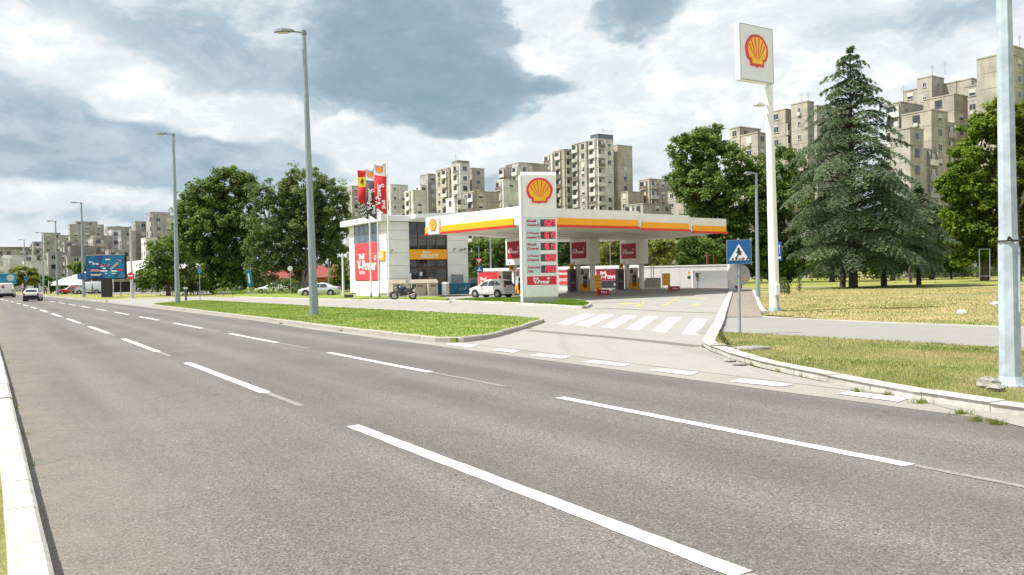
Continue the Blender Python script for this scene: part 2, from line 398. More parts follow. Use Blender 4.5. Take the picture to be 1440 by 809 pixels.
def worn_mat():
    m = bpy.data.materials.new('worn_paint'); m.use_nodes = True; t = NT(m.node_tree); b = t.n['Principled BSDF']
    g = t.node('ShaderNodeNewGeometry'); pos = g.outputs['Position']
    c = t.mix(t.ramp(t.noise(pos, 26, 5, .75), .38, .62), rgb((.30, .285, .26)), rgb((.17, .16, .145)))
    t.l.new(c, b.inputs['Base Color']); b.inputs['Roughness'].default_value = .85
    return m
M_worn = worn_mat()

# ------------------------------------------------------------------ the ground
def sheet(name, poly, z, m, parent=None, label=None):
    from mathutils.geometry import tessellate_polygon
    vs = [(p[0], p[1], z) for p in poly]
    fs = [tuple(f) for f in tessellate_polygon([[Vector(v) for v in vs]])]
    out_ = []
    for f in fs:
        a, b, c = (Vector(vs[i]) for i in f)
        out_.append(f if (b-a).cross(c-a).z > 0 else f[::-1])
    me = bpy.data.meshes.new(name); me.from_pydata(vs, [], out_); me.materials.append(m)
    o = link(name, me, parent)
    if parent is None: o['kind'] = 'structure'
    if label: o['label'] = label
    return o
def slab(name, poly, z0, z1, m, parent=None):
    mb = MB(); mb.prism(poly, z0, z1)
    o = mb.build(name, m, parent)
    if parent is None: o['kind'] = 'structure'
    return o
gp = []
for i in range(64):
    a = 2*math.pi*i/64; gp.append((4000*math.cos(a), 4000*math.sin(a)))
sheet('ground', gp, -.03, M_field)
ss = list(range(-40, 16, 5))+list(range(20, 420, 8))
road = sheet('road', [RD(s, .05) for s in ss]+[RD(s, 10.1) for s in reversed(ss)], 0, M_asph)
sheet('road_gutter', [RD(s, 9.78 + (.35 if s > 30 else 0)) for s in ss if s < 300]+[RD(s, 10.75) for s in reversed(ss) if s < 300], .004, M_gutter)

def marking(s0, s1, d, wd=.16, m=None, z=.005, n=40, name='lane_marking', taper=0):
    L, Rr = [], []
    for i in range(n+1):
        s = s0+(s1-s0)*i/n; j = random.uniform(-.006, .006)
        e_ = (.02 if i in (0, n) else 0); L.append(RD(s+random.uniform(-e_, e_), d-wd/2+random.uniform(-.007, .007))); Rr.append(RD(s+random.uniform(-e_, e_), d+wd/2+random.uniform(-.007, .007)))
    return sheet(name, L+Rr[::-1], z, m or M_paint, road)
k = 0
for i in range(30):
    s1 = 9.2+9.62*i
    marking(s1-6.0, s1, 3.70, .17)
    if i < 6:
        marking(s1-6.0-1.7, s1-6.03, 3.71, .11, M_worn, name='worn_lane_marking')
    if i == 0: continue
for i in range(30):
    s1 = 9.35+9.4*i if i < 4 else 9.35+9.25*4+8.9*(i-4)
    marking(s1-5.3, s1, 6.97, .16)
    if i < 4: marking(s1-5.3-2.6, s1-5.33, 6.99, .09, M_worn, name='worn_lane_marking')

fc = [G(*q) for q in [(1440,602),(1340,577),(1235,549),(1148,536),(1061,517),(1002,496),(986,488),(995,474),(1006,456),(1015,436),(1026,411),(1036,402.5)]]
fc += [G(900, 400), G(640, 401.5), G(630,413), G(560,418.6), G(493,421), G(281,417.5), G(175,420.5), G(120,423)]
fc += [RD(86, 10.72, 0), RD(60, 10.74), RD(30, 10.74), RD(19, 10.74), RD(4, 10.6)]
fore = sheet('forecourt', fc, .009, M_conc)
# zebra crossing on the entrance
XW = [[(783,456.3),(800,457.3),(838.5,442.4),(819.4,442)],[(809,457.3),(828,459.7),(863.5,443.4),(847,442.7)],[(845.5,460.8),(862.8,462.5),(894.8,445),(876.7,444.4)],
      [(880,463),(897.6,465.3),(925.3,446.2),(908,445.5)],[(916.7,466),(935.8,468.4),(957.6,447.6),(940.3,446.9)],[(958.3,470),(981,471.9),(994.8,449.7),(975.7,449)]]
def ragged(q, k=14, j=.02):
    P_ = [G(*p) for p in q]; o = []
    for i in range(len(P_)):
        a_, b_ = P_[i], P_[(i+1) % len(P_)]
        for t_ in range(k): o.append(a_.lerp(b_, t_/k)+Vector((random.uniform(-j, j), random.uniform(-j, j), 0)))
    return o
for q in XW: sheet('crossing_stripe', ragged(q), .014, M_paint, fore)
GW = [[(626.7,485),(639,482.6),(672,486),(663,489.6)],[(691,493),(703,490.6),(731,493.8),(722,496.9)],[(744.8,500.7),(757,498.6),(803.8,501.7),(791.7,505.2)],
      [(817.7,510),(833,507.6),(885.4,512.8),(875,516.3)],[(911.5,521.5),(930.6,519.8),(982.6,524.3),(968.8,528.8)],[(1025,537.3),(1044,533.5),(1115,541.5),(1096,545)],
      [(1176,554.7),(1197,552),(1280,561.6),(1263,566.5)]]
for q in GW: sheet('edge_marking', ragged(q, 10, .025), .014, M_paint, fore)
# two dark brown-grey strips laid across the entrance
M_strip = pave_mat('dark_strip_paving', (.14, .125, .105), (.19, .17, .145), 20, .3)
def ribbon(name, pts, wd, z, m, parent):
    n = len(pts); L, Rr = [], []
    for i in range(n):
        a = pts[max(0, i-1)]; b = pts[min(n-1, i+1)]; t_ = Vector((b[0]-a[0], b[1]-a[1], 0)).normalized(); nn = Vector((-t_.y, t_.x, 0))*wd/2
        p = Vector((pts[i][0], pts[i][1], 0)); L.append(p+nn); Rr.append(p-nn)
    return sheet(name, L+Rr[::-1], z, m, parent)
ribbon('dark_strip', [G(744,465.5), G(800,470), G(850,474), G(920,481), G(984,488)], .42, .012, M_strip, fore)
ribbon('dark_strip', [G(838,433.6), G(880,435.2), G(930,438), G(1010,441)], .34, .012, M_strip, fore)
M_yel = mat('worn_yellow_paint', (.42, .36, .20), .8, var=.3, vscale=12)
for q in ([(872,426),(880,425.5),(905,428),(868,429)], [(930,431),(936,431),(955,420),(950,420)], [(975,428.5),(985,427),(986,430),(972,432)], [(905,425),(908,425),(900,432),(890,432.5)], [(950,417),(955,417),(1000,421),(990,421.5)]):
    sheet('yellow_marking', [G(*p) for p in q], .0135, M_yel, fore)

# lawns, islands, paths
I1 = [(380,452.5),(485.6,466.4),(560,475.5),(610.6,481.7),(640,482.6),(657.8,481.7),(676,479.3),(694,476),(718,469),(741,462),(757,456.5),(766,453.6),(760,451.6),(700,447),(632,443.4),(500,436.5),(400,430.4),(288.9,424.2),(250,425.6),(215,429.2),(213,430.6),(250,435.5),(323,445.2)]
I1w = [G(*q) for q in I1]
def inset(poly, d):
    n = len(poly); a = sum(poly[i][0]*poly[(i+1)%n][1]-poly[(i+1)%n][0]*poly[i][1] for i in range(n)); s = 1 if a > 0 else -1; o = []
    for i in range(n):
        p0, p, p1 = (Vector((poly[j%n][0], poly[j%n][1])) for j in (i-1, i, i+1))
        e0 = (p-p0).normalized(); e1 = (p1-p).normalized()
        n0 = Vector((-e0.y, e0.x))*s; n1 = Vector((-e1.y, e1.x))*s; bis = (n0+n1)
        if bis.length < 1e-4: bis = n0
        bis.normalize(); k_ = d/max(.5, bis.dot(n0)); q = p+bis*k_; o.append((q.x, q.y, 0))
    return o
lawn1 = slab('lawn_island', inset(I1w, .1), -.02, .13, M_lawn)
I2 = [(636,425.2),(700,427.8),(812.5,434.4),(823,435),(829,432.5),(833,430),(826,427),(812.5,424.2),(743,421.5),(700,421.5),(640,423.6)]
I2w = [G(*q) for q in I2]
lawn2 = slab('totem_island', inset(I2w, .1), -.02, .14, M_lawn)
I3w = [G(*q) for q in [(330,418.2),(493,421.5),(560,420.5),(628,422.8),(632,421),(600,415.5),(560,414),(400,413.5),(330,414)]]
lawn3 = slab('shop_lawn', I3w, -.02, .10, M_lawn)
K = [(1440,588),(1339,573),(1287,559),(1235,546.7),(1148,534.5),(1061.5,515.4),(1026.8,505),(1002.5,494.6),(986.9,487.6),(995.6,473.8),(1006,456.4),(1014.7,435.6),(1026,411)]
Kw = [SD(-30, 10.3), SD(-8, 10.2), SD(2.6, 10.15), SD(4.5, 10.2), SD(5.5, 10.35), SD(6.3, 10.58), SD(7.2, 10.9), SD(8.4, 11.35), SD(9.9, 12.03), SD(11.15, 12.72)]+[G(*q) for q in K[7:]]
pl = [G(999,471), G(1148,479.5), G(1405,495)]; dl = (pl[2]-pl[0]).normalized()
pu = [G(1062,446), G(1200,452), G(1440,461)]; du = (pu[2]-pu[0]).normalized()
wpoly = Kw[:14]+[pl[0], pl[1], pl[2], pl[2]+dl*35]
wedge = slab('grass_verge', [p for p in inset(wpoly, .12)[:14]]+[pl[0], pl[1], pl[2], pl[2]+dl*35], -.02, .10, M_wedge)
sheet('cross_path', [pl[0]-dl*.6, pl[1], pl[2], pl[2]+dl*35, pu[2]+du*35, pu[2], pu[1], pu[0], G(1010,446)], .016, M_path)
slab('side_pavement', [G(1010,447.5), G(1015,436), G(1026,411), G(1032,405), G(1054,405), G(1058,409.5), G(1068.5,437.3), G(1072,447)], -.02, .045, M_pavers)
sheet('dry_lawn', [pu[0]+Vector((.8,1.2,0)), pu[1], pu[2], pu[2]+du*35, pu[2]+du*35+Vector((15,45,0)), at(1500,392,72), G(1300,405), G(1062,409), G(1072,437)], .01, M_dry)
ribbon('park_path', [G(1060,405.5), G(1200,404), G(1330,402), G(1500,399)], 2.2, .014, M_conc, None)
ribbon('park_path', [G(1095,392.5), G(1250,390.5), G(1500,386)], 1.6, .002, M_conc, None)
ribbon('park_path', [G(1290,417), G(1390,415)], .6, .018, M_conc, None)
sheet('service_road', [G(60,410.5), G(250,414), G(480,411.5), G(480,408), G(250,409), G(60,407.5)], .004, M_road2)
sheet('car_park', [at(60,406,170), at(480,405,170), at(480,405,125), at(140,407,135)], .002, M_road2)
slabL = slab('left_verge', [RD(s, .10) for s in ss]+[SD(s, -14) for s in reversed(ss)], -.02, .13, M_wedge)

# kerbs, stone by stone
def stone_mesh(name, h, wd, m):
    mb = MB(); b = .025
    sec = [(0, 0), (0, h-b), (b*1.2, h), (wd-b, h), (wd, h-b), (wd, 0)]
    for k_ in range(2):
        pass
    vs = [(x, y, z) for x in (.006, .994) for y, z in sec]; n = len(sec)
    mb.mesh(vs, [(i, (i+1) % n, n+(i+1) % n, n+i) for i in range(n)]+[tuple(range(n-1, -1, -1)), tuple(range(n, 2*n))])
    me = mb.data(name, m); return me
def kerb(path, L, h, wd, m, side=1, closed=False, label=None):
    root = empty('kerb', (path[0][0], path[0][1], 0)); root['kind'] = 'structure'
    if label: root['label'] = label
    me = stone_mesh('kerb_stone', h, wd*side, m)
    pts = [Vector((p[0], p[1], 0)) for p in path]
    if closed: pts.append(pts[0])
    # resample
    acc = [0]
    for i in range(len(pts)-1): acc.append(acc[-1]+(pts[i+1]-pts[i]).length)
    tot = acc[-1]; n = max(1, round(tot/L)); 
    def pt(s):
        for i in range(len(pts)-1):
            if s <= acc[i+1]+1e-6: return pts[i].lerp(pts[i+1], (s-acc[i])/max(1e-6, acc[i+1]-acc[i]))
        return pts[-1]
    base = Vector((path[0][0], path[0][1], 0))
    for i in range(n):
        a = pt(tot*i/n); b_ = pt(tot*(i+1)/n); d = b_-a
        o = link('kerb_stone', me, root, a-base+Vector((0, 0, random.uniform(-.012, .006))))
        o.rotation_euler = (random.uniform(-.02, .02), random.uniform(-.004, .004), math.atan2(d.y, d.x)+random.uniform(-.004, .004)); o.scale = (d.length, 1, 1)
    return root
def smooth(path, n=4):
    P_ = [Vector((p[0], p[1], 0)) for p in path]; o = []
    for i in range(len(P_)-1):
        p0 = P_[max(0, i-1)]; p1 = P_[i]; p2 = P_[i+1]; p3 = P_[min(len(P_)-1, i+2)]
        for j in range(n):
            t_ = j/n
            o.append(.5*((2*p1)+(p2-p0)*t_+(2*p0-5*p1+4*p2-p3)*t_*t_+(3*p1-p0-3*p2+p3)*t_**3))
    o.append(P_[-1]); return o
kerb(Kw[1:], 1.0, .125, .26, M_kerb, -1, label='whitewashed kerb round the station entrance corner')
kerb([RD(s, .29) for s in range(-6, 60, 3)], 1.0, .14, .24, M_kerb, 1, label='broad pale kerb along the near left road edge')
kerb([RD(s, .29) for s in range(60, 300, 8)], 8, .14, .24, M_kerb, 1, label='broad pale kerb along the far left road edge')
kerb(I1w[::-1] if False else I1w, .9, .15, .14, M_kerbg, -1 if False else 1, True, label='grey kerb round the long lawn island')
kerb(I2w, .9, .16, .14, M_kerb, 1, True, label='white kerb round the price sign lawn')
kerb([G(1072,441), G(1068.5,437.3), G(1058,409.5)], 1.0, .13, .15, M_kerb, -1, label='white kerb beside the paved footway')
kerb([G(1068,446), G(1086,447), G(1120,449), G(1200,453), G(1300,457), G(1440,462)], 1.2, .05, .15, M_kerbg, 1, label='sunken worn kerb between dry grass and path')
kerb([G(330,418.8), G(493,423), G(600,424.3), G(632,426.5)], 1.2, .13, .16, M_kerb, 1, label='pale kerb in front of the shop lawn')
kerb([RD(s, 10.75) for s in range(88, 260, 8)], 8, .12, .25, M_kerb, -1, label='pale kerb at the far right road edge')

# ------------------------------------------------------------------ street lamps and poles
M_galv = mat('galvanised_steel', (.30, .35, .38), .45, .35, var=.15, vscale=5, streak=.25)
M_galvd = mat('dark_galvanised_steel', (.20, .235, .255), .5, .35, var=.15, vscale=5)
M_pale = mat('pale_blue_paint', (.46, .54, .60), .5, .1, var=.22, vscale=5, streak=.5, bump=.2, bscale=9)
M_white = mat('white_paint', (.78, .79, .78), .38, var=.05)
M_lens = mat('lamp_lens', (.55, .52, .42), .25)
M_black = mat('black_plastic', (.02, .02, .022), .5)
M_rust = mat('rust', (.30, .14, .07), .8)

def street_lamp(loc, H, rb, rt, yaw, label, group='street lamps along the far side of the road', arm=.45, m=None, nseg=12, head=.75):
    m = m or M_galv
    o = empty('street_lamp', loc, yaw, label, 'street lamp', group)
    mb = MB(); mb.cyl((0,0,0), (0,0,1.3), rb*1.12, rb*1.08, nseg); mb.cyl((0,0,1.3), (0,0,H), rb, rt, nseg)
    mb.build('pole', m, o)
    b = MB(); b.bbox(-rb*2.1, rb*2.1, -rb*2.1, rb*2.1, 0, .03, .01)
    for sx in (-1, 1):
        for sy in (-1, 1): b.cyl((sx*rb*1.6, sy*rb*1.6, .03), (sx*rb*1.6, sy*rb*1.6, .08), .02, n=6)
    b.build('base_plate', m, o)
    d = MB(); d.bbox(-.07, .07, -rb*1.1-.012, -rb*.9, .5, .95, .01); d.build('access_door', m, o)
    a = MB(); a.cyl((0,0,H-.08), (0,0,H+.12), rt*1.35, n=10); a.tube([(0,0,H+.02), (-arm*.6,0,H+.07), (-arm,0,H+.08)], .04); a.build('arm', M_galvd, o)
    h = MB(); x0 = -arm
    sec = [(x0+.05,.07,.05),(x0-.15,.14,.08),(x0-.5,.17,.11),(x0-head,.14,.09),(x0-head-.12,.08,.04)]
    vs = []; fs = []
    for x, wd, t in sec:
        z = H+.08+(.02 if x > x0-.6 else 0); vs += [(x,-wd,z-.03),(x,-wd*.8,z+t),(x,wd*.8,z+t),(x,wd,z-.03)]
    for i in range(len(sec)-1):
        for j in range(4): fs.append((i*4+j, i*4+(j+1)%4, i*4+4+(j+1)%4, i*4+4+j))
    fs += [(0,1,2,3), (19,18,17,16)]
    h.mesh(vs, fs); hd = h.build('lamp_head', M_galvd, o)
    g = MB(); g.bbox(x0-head+.03, x0-.22, -.11, .11, H+.005, H+.06, .015); g.build('lamp_glass', M_lens, hd)
    return o
YL = math.pi + TH*0 
lamps = [((442,447), 37.4, 47, .19, .09, 'tall tapered grey street lamp rising from the green lawn island in front of the trees'),
         ((250,428), 65, 190, .19, .09, 'grey street lamp at the left tip of the lawn island beside the road'),
         ((118,419), 104, 286, .19, .09, 'grey street lamp just left of the blue billboard'),
         ((81,416), 129, 312, .18, .09, 'grey street lamp second along to the left of the billboard'),
         ((61.5,413), 160, 328, .18, .09, 'distant thin street lamp above the white hatchback'),
         ((36,410.5), 196, 338, .18, .09, 'farthest thin street lamp between the van and the hatchback')]
for (bx, by), Zd, ty, rb, rt, lb in lamps:
    p = at(bx, by, Zd); p.z = .1
    # lens of the head points towards the road (left)
    top = at(bx-8, ty, Zd)
    sl = street_lamp(p, top.z-.1, rb, rt, R(6), lb, arm=.5)
    if bx == 442: sl.rotation_euler = (0, -.0125, R(6))
# right-hand near pole, octagonal, running out of the top of the picture
o = empty('street_lamp', (7.03, 11.25, .1), TH, 'thick pale blue eight-sided pole at the right edge in the near verge', 'street lamp')
o.rotation_euler = (0, -.013, TH)
mb = MB(); mb.cyl((0,0,.02), (0,0,.14), .19, .152, 8); mb.cyl((0,0,.14), (0,0,2.05), .148, .134, 8); mb.cyl((0,0,2.05), (0,0,2.13), .134, .123, 8); mb.cyl((0,0,2.13), (0,0,11.8), .123, .058, 8)
for i in range(len(mb.sm)): mb.sm[i] = False
mb.build('pole', M_pale, o)
MB().prism([(.24*math.cos(a*math.pi/4+.4), .24*math.sin(a*math.pi/4+.4)) for a in range(8)], 0, .025).build('base_plate', M_pale, o)
cb = MB(); cb.tube([(-.05,-.155,1.05), (-.05,-.165,1.95), (-.12,-.15,2.02)], .012, 6); cb.build('cable', M_pale, o)
bd = MB(); bd.torus((0,0,2.05), (0,0,1), .147, .012, 16, 6); bd.tube([(-.14,-.06,2.05), (-.2,-.1,2.1), (-.17,-.14,2.04)], .014, 6); bd.build('clamp_band', M_black, o)
hd = MB(); hd.tube([(0,0,11.7), (-.6,0,11.9)], .04); hd.bbox(-1.4, -.55, -.16, .16, 11.85, 12.0, .03); hd.build('lamp_head', M_galvd, o)
p = at(1066, 419.5, 51.3); p.z = .05
street_lamp(p, at(1065,247,51.3).z, .13, .07, R(4), 'slim street lamp behind the paved footway, left of the tall sign mast', arm=.18, head=.5, m=M_galv)
p = at(186, 420, 92.8); p.z = 0
street_lamp(p, at(184,320,92.8).z, .17, .1, R(3), 'pale street lamp with a red round sign just right of the billboard', arm=1.1, head=.6, m=mat('pale_steel', (.52,.52,.49), .5, .2))
sg = empty('road_sign', p+Vector((0,-.25,0)), 0, 'round red sign clamped to the pale lamp right of the billboard', 'sign')
zz = at(186,388,92.8).z; MB().cyl((0,-.03,zz), (0,0,zz), .42, n=20).build('sign_disc', mat('sign_red', (.60,.03,.03), .4), sg)
MB().box(-.26,.26,-.045,-.032,zz-.08,zz+.08).build('sign_bar', M_white, sg)
for (bx, by, Zd, ty, lb) in [(483,414,84,357,'slim pale post standing left of the shop corner'), (462.5,408,100,365,'very thin grey post behind the silver sedan'), (691,405,98,335,'pale pole seen through the gap between shop and price sign'),
                             (859,402,104,343,'pale lamp pole seen between the two right pump columns'), (170,410,112,360,'thin grey mast behind the billboard right edge')]:
    q = at(bx, by, Zd); q.z = 0; H = at(bx, ty, Zd).z
    t = empty('post', q, 0, lb, 'pole', 'thin posts around the station')
    mb = MB(); mb.cyl((0,0,0), (0,0,H), .14 if bx in (483,691) else .07, .09 if bx in (483, 691) else .05, 10); mb.build('shaft', M_galv if bx != 483 else M_white, t)
    mb = MB(); mb.cyl((0,0,H), (0,0,H+.12), .12, .06, 8); mb.build('post_cap', M_galvd, t)

# ------------------------------------------------------------------ pedestrian crossing sign (near right)
M_blue = mat('sign_blue', (.008, .10, .30), .35, var=.08)
M_signback = mat('sign_back_grey', (.36, .345, .32), .55, .2, var=.12)
q = G(1040.5, 471); q.z = 0
s = empty('pedestrian_crossing_sign', q, R(-6), 'blue pedestrian crossing sign with white triangle on a thin grey post', 'road sign')
MB().cyl((0,0,0), (0,0,2.72), .036, n=12).build('post', M_galv, s)
zc = at(1040.5, 354.5, q.y).z; hw = .335
pn = MB().bbox(-hw, hw, -.055, -.038, zc-hw, zc+hw, .008).build('sign_panel', M_blue, s)
MB().box(-hw-.006, hw+.006, -.05, -.042, zc-hw-.006, zc+hw+.006).build('panel_rim', mat('rim_grey', (.5,.52,.53), .4, .3), pn)
MB().xz([(-.275,zc-.235),(.275,zc-.235),(0,zc+.225)], -.062, -.054).build('triangle', M_white, pn)
w_ = MB(); Y0, Y1 = -.069, -.061
w_.xz([(.0+.035*math.cos(a*math.pi/4)-.015, zc+.085+.038*math.sin(a*math.pi/4)) for a in range(8)], Y0, Y1)
w_.xz([(-.045,zc+.05),(.03,zc+.05),(.045,zc-.06),(-.03,zc-.06)], Y0-.001, Y1)
w_.xz([(.02,zc+.045),(.075,zc-.02),(.06,zc-.035),(.015,zc+.01)], Y0-.002, Y1)
w_.xz([(-.04,zc+.045),(-.085,zc-.03),(-.07,zc-.04),(-.03,zc+.0)], Y0-.002, Y1)
w_.xz([(.0,zc-.05),(.045,zc-.05),(.075,zc-.13),(.09,zc-.20),(.06,zc-.20),(.04,zc-.13)], Y0-.003, Y1)
w_.xz([(-.03,zc-.05),(.015,zc-.05),(-.04,zc-.13),(-.09,zc-.185),(-.115,zc-.165),(-.06,zc-.11)], Y0-.003, Y1)
for i in range(5):
    x = -.215+.1*i
    w_.xz([(x,zc-.225),(x+.05,zc-.225),(x+.075,zc-.165),(x+.03,zc-.165)], Y0+.004, Y1)
w_.build('walking_figure', M_black, pn)
MB().xz([(.03+.055*math.cos(a*math.pi/6), zc-.14+.05*math.sin(a*math.pi/6)) for a in range(12)], -.075, -.0705).build('sticker', mat('sticker_white', (.7,.7,.68), .5), pn)
zr = at(1040.5, 386.5, q.y).z
dsk = MB().cyl((0,.045,zr), (0,.06,zr), .31, n=36).build('round_sign_back', M_signback, s)
MB().torus((0,.052,zr), (0,1,0), .31, .008, 36, 6).build('sign_rim', M_galvd, dsk)
MB().box(.10, .17, .040, .044, zr-.13, zr-.085).build('sticker', mat('sticker_orange', (.7,.32,.03), .5), dsk)
MB().box(.06, .10, .040, .044, zr-.15, zr-.135).build('sticker', M_white, dsk)
c_ = MB()
for z_ in (zc-.2, zc+.2, zr): MB().box(-.05, .05, -.04, .045, z_-.02, z_+.02).build('clamp', M_galv, s)

# blue one-way sign behind the mast
q = at(1094, 430, 40); q.z = 0
s = empty('information_sign', q, R(-4), 'small blue upright sign with white arrow peeking out behind the sign mast', 'road sign')
MB().cyl((0,0,0), (0,0,3.4), .035, n=10).build('post', M_galv, s)
za, zb = at(1094,367,40).z, at(1094,340,40).z
pn = MB().bbox(-.12, .22, -.06, -.04, za, zb, .008).build('sign_panel', M_blue, s)
mb = MB(); zm = (za+zb)/2; mb.box(.085,.105,-.068,-.058,zm-.15,zm+.25); mb.xz([(.05,zm+.22),(.14,zm+.22),(.095,zm+.36)], -.069, -.058); mb.box(.03,.16,-.068,-.058,zm-.38,zm-.27)
mb.build('arrow', M_white, pn)

# ------------------------------------------------------------------ tall white sign mast
q = G(1089.5, 438); q.z = 0
mt = empty('sign_mast', q, TH, 'tall white mast carrying the square shell sign box high above the grass', 'sign')
H = at(1085, 122, 34.9).z; mt.rotation_euler = (0, -.018, TH)
mb = MB(); mb.cyl((0,0,0), (0,0,H), .225, .165, 24); mb.build('pole', M_white, mt)
mb = MB(); mb.cyl((0,0,0), (0,0,.18), .30, .24, 16); mb.build('base_flange', mat('blue_grey_steel', (.32,.40,.47), .5, .2), mt)
mb = MB(); mb.bbox(-.30, -.02, -.34, -.15, .72, 1.18, .015); jb = mb.build('junction_box', M_white, mt)
MB().box(-.10, -.03, -.26, -.2, .1, .72).build('conduit', M_galv, jb)
zb = at(1060, 122.5, 35.2).z-.02; zt = zb+2.42
M_signface = mat('sign_face_white', (.74, .78, .81), .35, var=.05)
mb = MB(); mb.bbox(-1.98, .17, -.13, .13, zb, zt, .03); bx = mb.build('sign_box', M_white, mt)
f_ = MB().box(-1.94, .13, -.152, -.132, zb+.05, zt-.05).build('sign_face', M_signface, bx)
MB().box(-1.94, .13, .132, .152, zb+.05, zt-.05).build('sign_face', M_signface, bx)
mb = MB()
for z_ in (zb+.035, zt-.06): mb.box(-1.96, .15, -.16, -.13, z_, z_+.025)
for x_ in (-1.96, .125): mb.box(x_, x_+.025, -.161, -.13, zb+.061, zt-.061)
mb.build('face_frame', mat('frame_grey', (.28,.30,.32), .5), bx)
e = shell_emblem(mt, (-.93, (zb+zt)/2+.06), 1.42, y=-.154)
# lamp arm on the mast
zl = at(1064, 151.5, 35).z
mb = MB(); mb.cyl((-.10,-.03,zl), (-.42,-.05,zl+.03), .05, .04); mb.build('lamp_arm', M_white, mt)
hd = MB(); hd.mesh([(-.35,-.15,zl-.03),(-.35,.1,zl-.03),(-1.0,.16,zl-.03),(-1.0,-.2,zl-.03),(-.4,-.08,zl+.08),(-.4,.03,zl+.08),(-.75,.06,zl+.13),(-.75,-.1,zl+.13)],
   [(0,1,2,3),(7,6,5,4),(0,4,5,1),(1,5,6,2),(2,6,7,3),(3,7,4,0)]); h_ = hd.build('lamp_head', M_white, mt)
MB().box(-.95,-.5,-.14,.1,zl-.05,zl-.025).build('lamp_glass', M_lens, h_)

# ------------------------------------------------------------------ price totem
q = Vector((.0, 48.6, 0)); q.x = at(760, 420, 48.6).x
tt = empty('price_sign', q, R(9), 'tall white fuel price totem with red digits standing on the lawn island', 'price sign')
HW = 1.07; zt = at(760, 246.5, 48.6).z; zb = at(760, 418, 48.6).z
M_tot = mat('totem_white', (.80, .81, .79), .35, var=.04)
mb = MB(); mb.bbox(-HW, HW, -.25, .25, zb, zt-.05, .05); body = mb.build('cabinet', M_tot, tt)
MB().bbox(-HW+.02, HW-.02, -.22, .24, .1, zb, .02).build('plinth', mat('plinth_grey', (.33,.36,.35), .6), tt)
MB().bbox(-HW-.11, -HW-.005, -.27, .27, .02, zt+.0, .03).build('side_fin', M_white, tt)
mb = MB(); mb.cyl((-HW,0,zt-.06), (HW,0,zt-.06), .25, n=20); mb.build('top_cap', M_tot, tt)
def tz(py): return at(760, py, 48.35).z
def tx(px): return (px-760.3)/1120*48.4
shell_emblem(tt, (0.02, tz(269.5)), 1.58, y=-.262)
M_cyan = mat('pale_cyan_panel', (.50, .66, .66), .35, var=.04); M_dred = mat('deep_red_panel', (.42, .012, .03), .35, var=.05); M_red = mat('signal_red', (.62, .02, .03), .35, var=.05)
M_led = mat('led_red', (.95, .06, .10), .4, emit=.55); M_disp = mat('display_dark', (.075, .055, .065), .3); M_dispr = mat("display_wine", (.42,.03,.07), .3)
M_textred = mat('text_red', (.45, .03, .06), .5)
for ya, yb in ((307.5, 339), (341.5, 372.5), (374.5, 385.5)):
    MB().box(tx(740), tx(760.5), -.262, -.251, tz(yb), tz(ya)).build('fuel_panel', M_cyan, tt)
mb = MB()
for y_ in (306.2, 340.2, 373.4): MB().box(-HW+.06, HW-.06, -.262, -.251, tz(y_)-.012, tz(y_)+.012).build('panel_joint', mat('joint_grey', (.4,.42,.42), .5), tt)
SEG = {'0':'abcdef','1':'bc','2':'abged','5':'afgcd','6':'afgedc','7':'abc','9':'abcdfg','8':'abcdefg'}
def digit(mb, ch, x, z, wd, h, y):
    t = wd*.2
    S = {'a':(x,x+wd,z+h-t,z+h),'g':(x+t*.3,x+wd-t*.3,z+h/2-t/2,z+h/2+t/2),'d':(x,x+wd,z,z+t),'f':(x,x+t,z+h/2+.01,z+h-t-.01),'b':(x+wd-t,x+wd,z+h/2+.01,z+h-t-.01),
         'e':(x,x+t,z+t+.01,z+h/2-.01),'c':(x+wd-t,x+wd,z+t+.01,z+h/2-.01)}
    for c in SEG[ch]: a = S[c]; mb.box(a[0], a[1], y-.006, y, a[2], a[3])
rows = [(313.8,'1527','Shell','Unleaded 95'),(331.0,'1615','V-Power','Unleaded 95'),(346.8,'1619','Shell','Diesel'),(362.8,'1695','V-Power','Diesel'),(378.8,'1550','Autogas','TNG')]
for yc, num, l1, l2 in rows:
    z0 = tz(yc+5.1); h = tz(yc-5.1)-z0; x0 = tx(760.9); wd = tx(782.6)-x0
    ds = MB().bbox(x0, x0+wd, -.275, -.25, z0, z0+h, .01).build('price_display', M_disp, tt)
    mb = MB()
    for i, ch in enumerate(num):
        xx = x0+wd*(.15+.215*i)
        if ch != '1': mb.box(xx-.012, xx+wd*.185, -.279, -.2755, z0+.03, z0+h-.03, 1)  # red fill behind the digits paints the glow of the display
        digit(mb, ch, xx + (0), z0+.045, wd*.165, h-.09, -.281)
    mb.build('digits', [M_led, M_dispr], ds)
    for j, tx_ in enumerate((l1, l2)):
        lettering(tx_, .20, M_textred, tt, (tx(741.6), -.266, z0+h*(.78-.56*j)), align='LEFT', bold=.008, width=min(.78, .115*len(tx_)))
z0 = tz(400.6); z1 = tz(388.6)
pn = MB().bbox(tx(740.6), tx(782.6), -.275, -.25, z0, z1, .01).build('red_panel', M_red, tt)
lettering('Shell', .17, M_white, pn, (tx(753), -.281, z1-.13), bold=.008)
lettering('V-Power', .30, M_white, pn, (tx(761.3), -.281, z0+.17), bold=.014, width=1.0)
MB().torus((tx(771.5), -.279, z1-.14), (0,1,0), .055, .02, 12, 6).build('ring_mark', M_white, pn)
# pale pavement apron round the totem is lawn; small black box beside shop corner
q = at(490.5, 417, 72); q.z = .1
b_ = MB().bbox(-.38,.38,-.2,.2,0,.28,.03).build('ground_floodlight', M_black, None, q); tag(b_, 'small black floodlight on the lawn at the shop corner', 'floodlight')
MB().box(-.33,.33,-.212,-.2,.05,.23).build('glass', M_disp, b_)

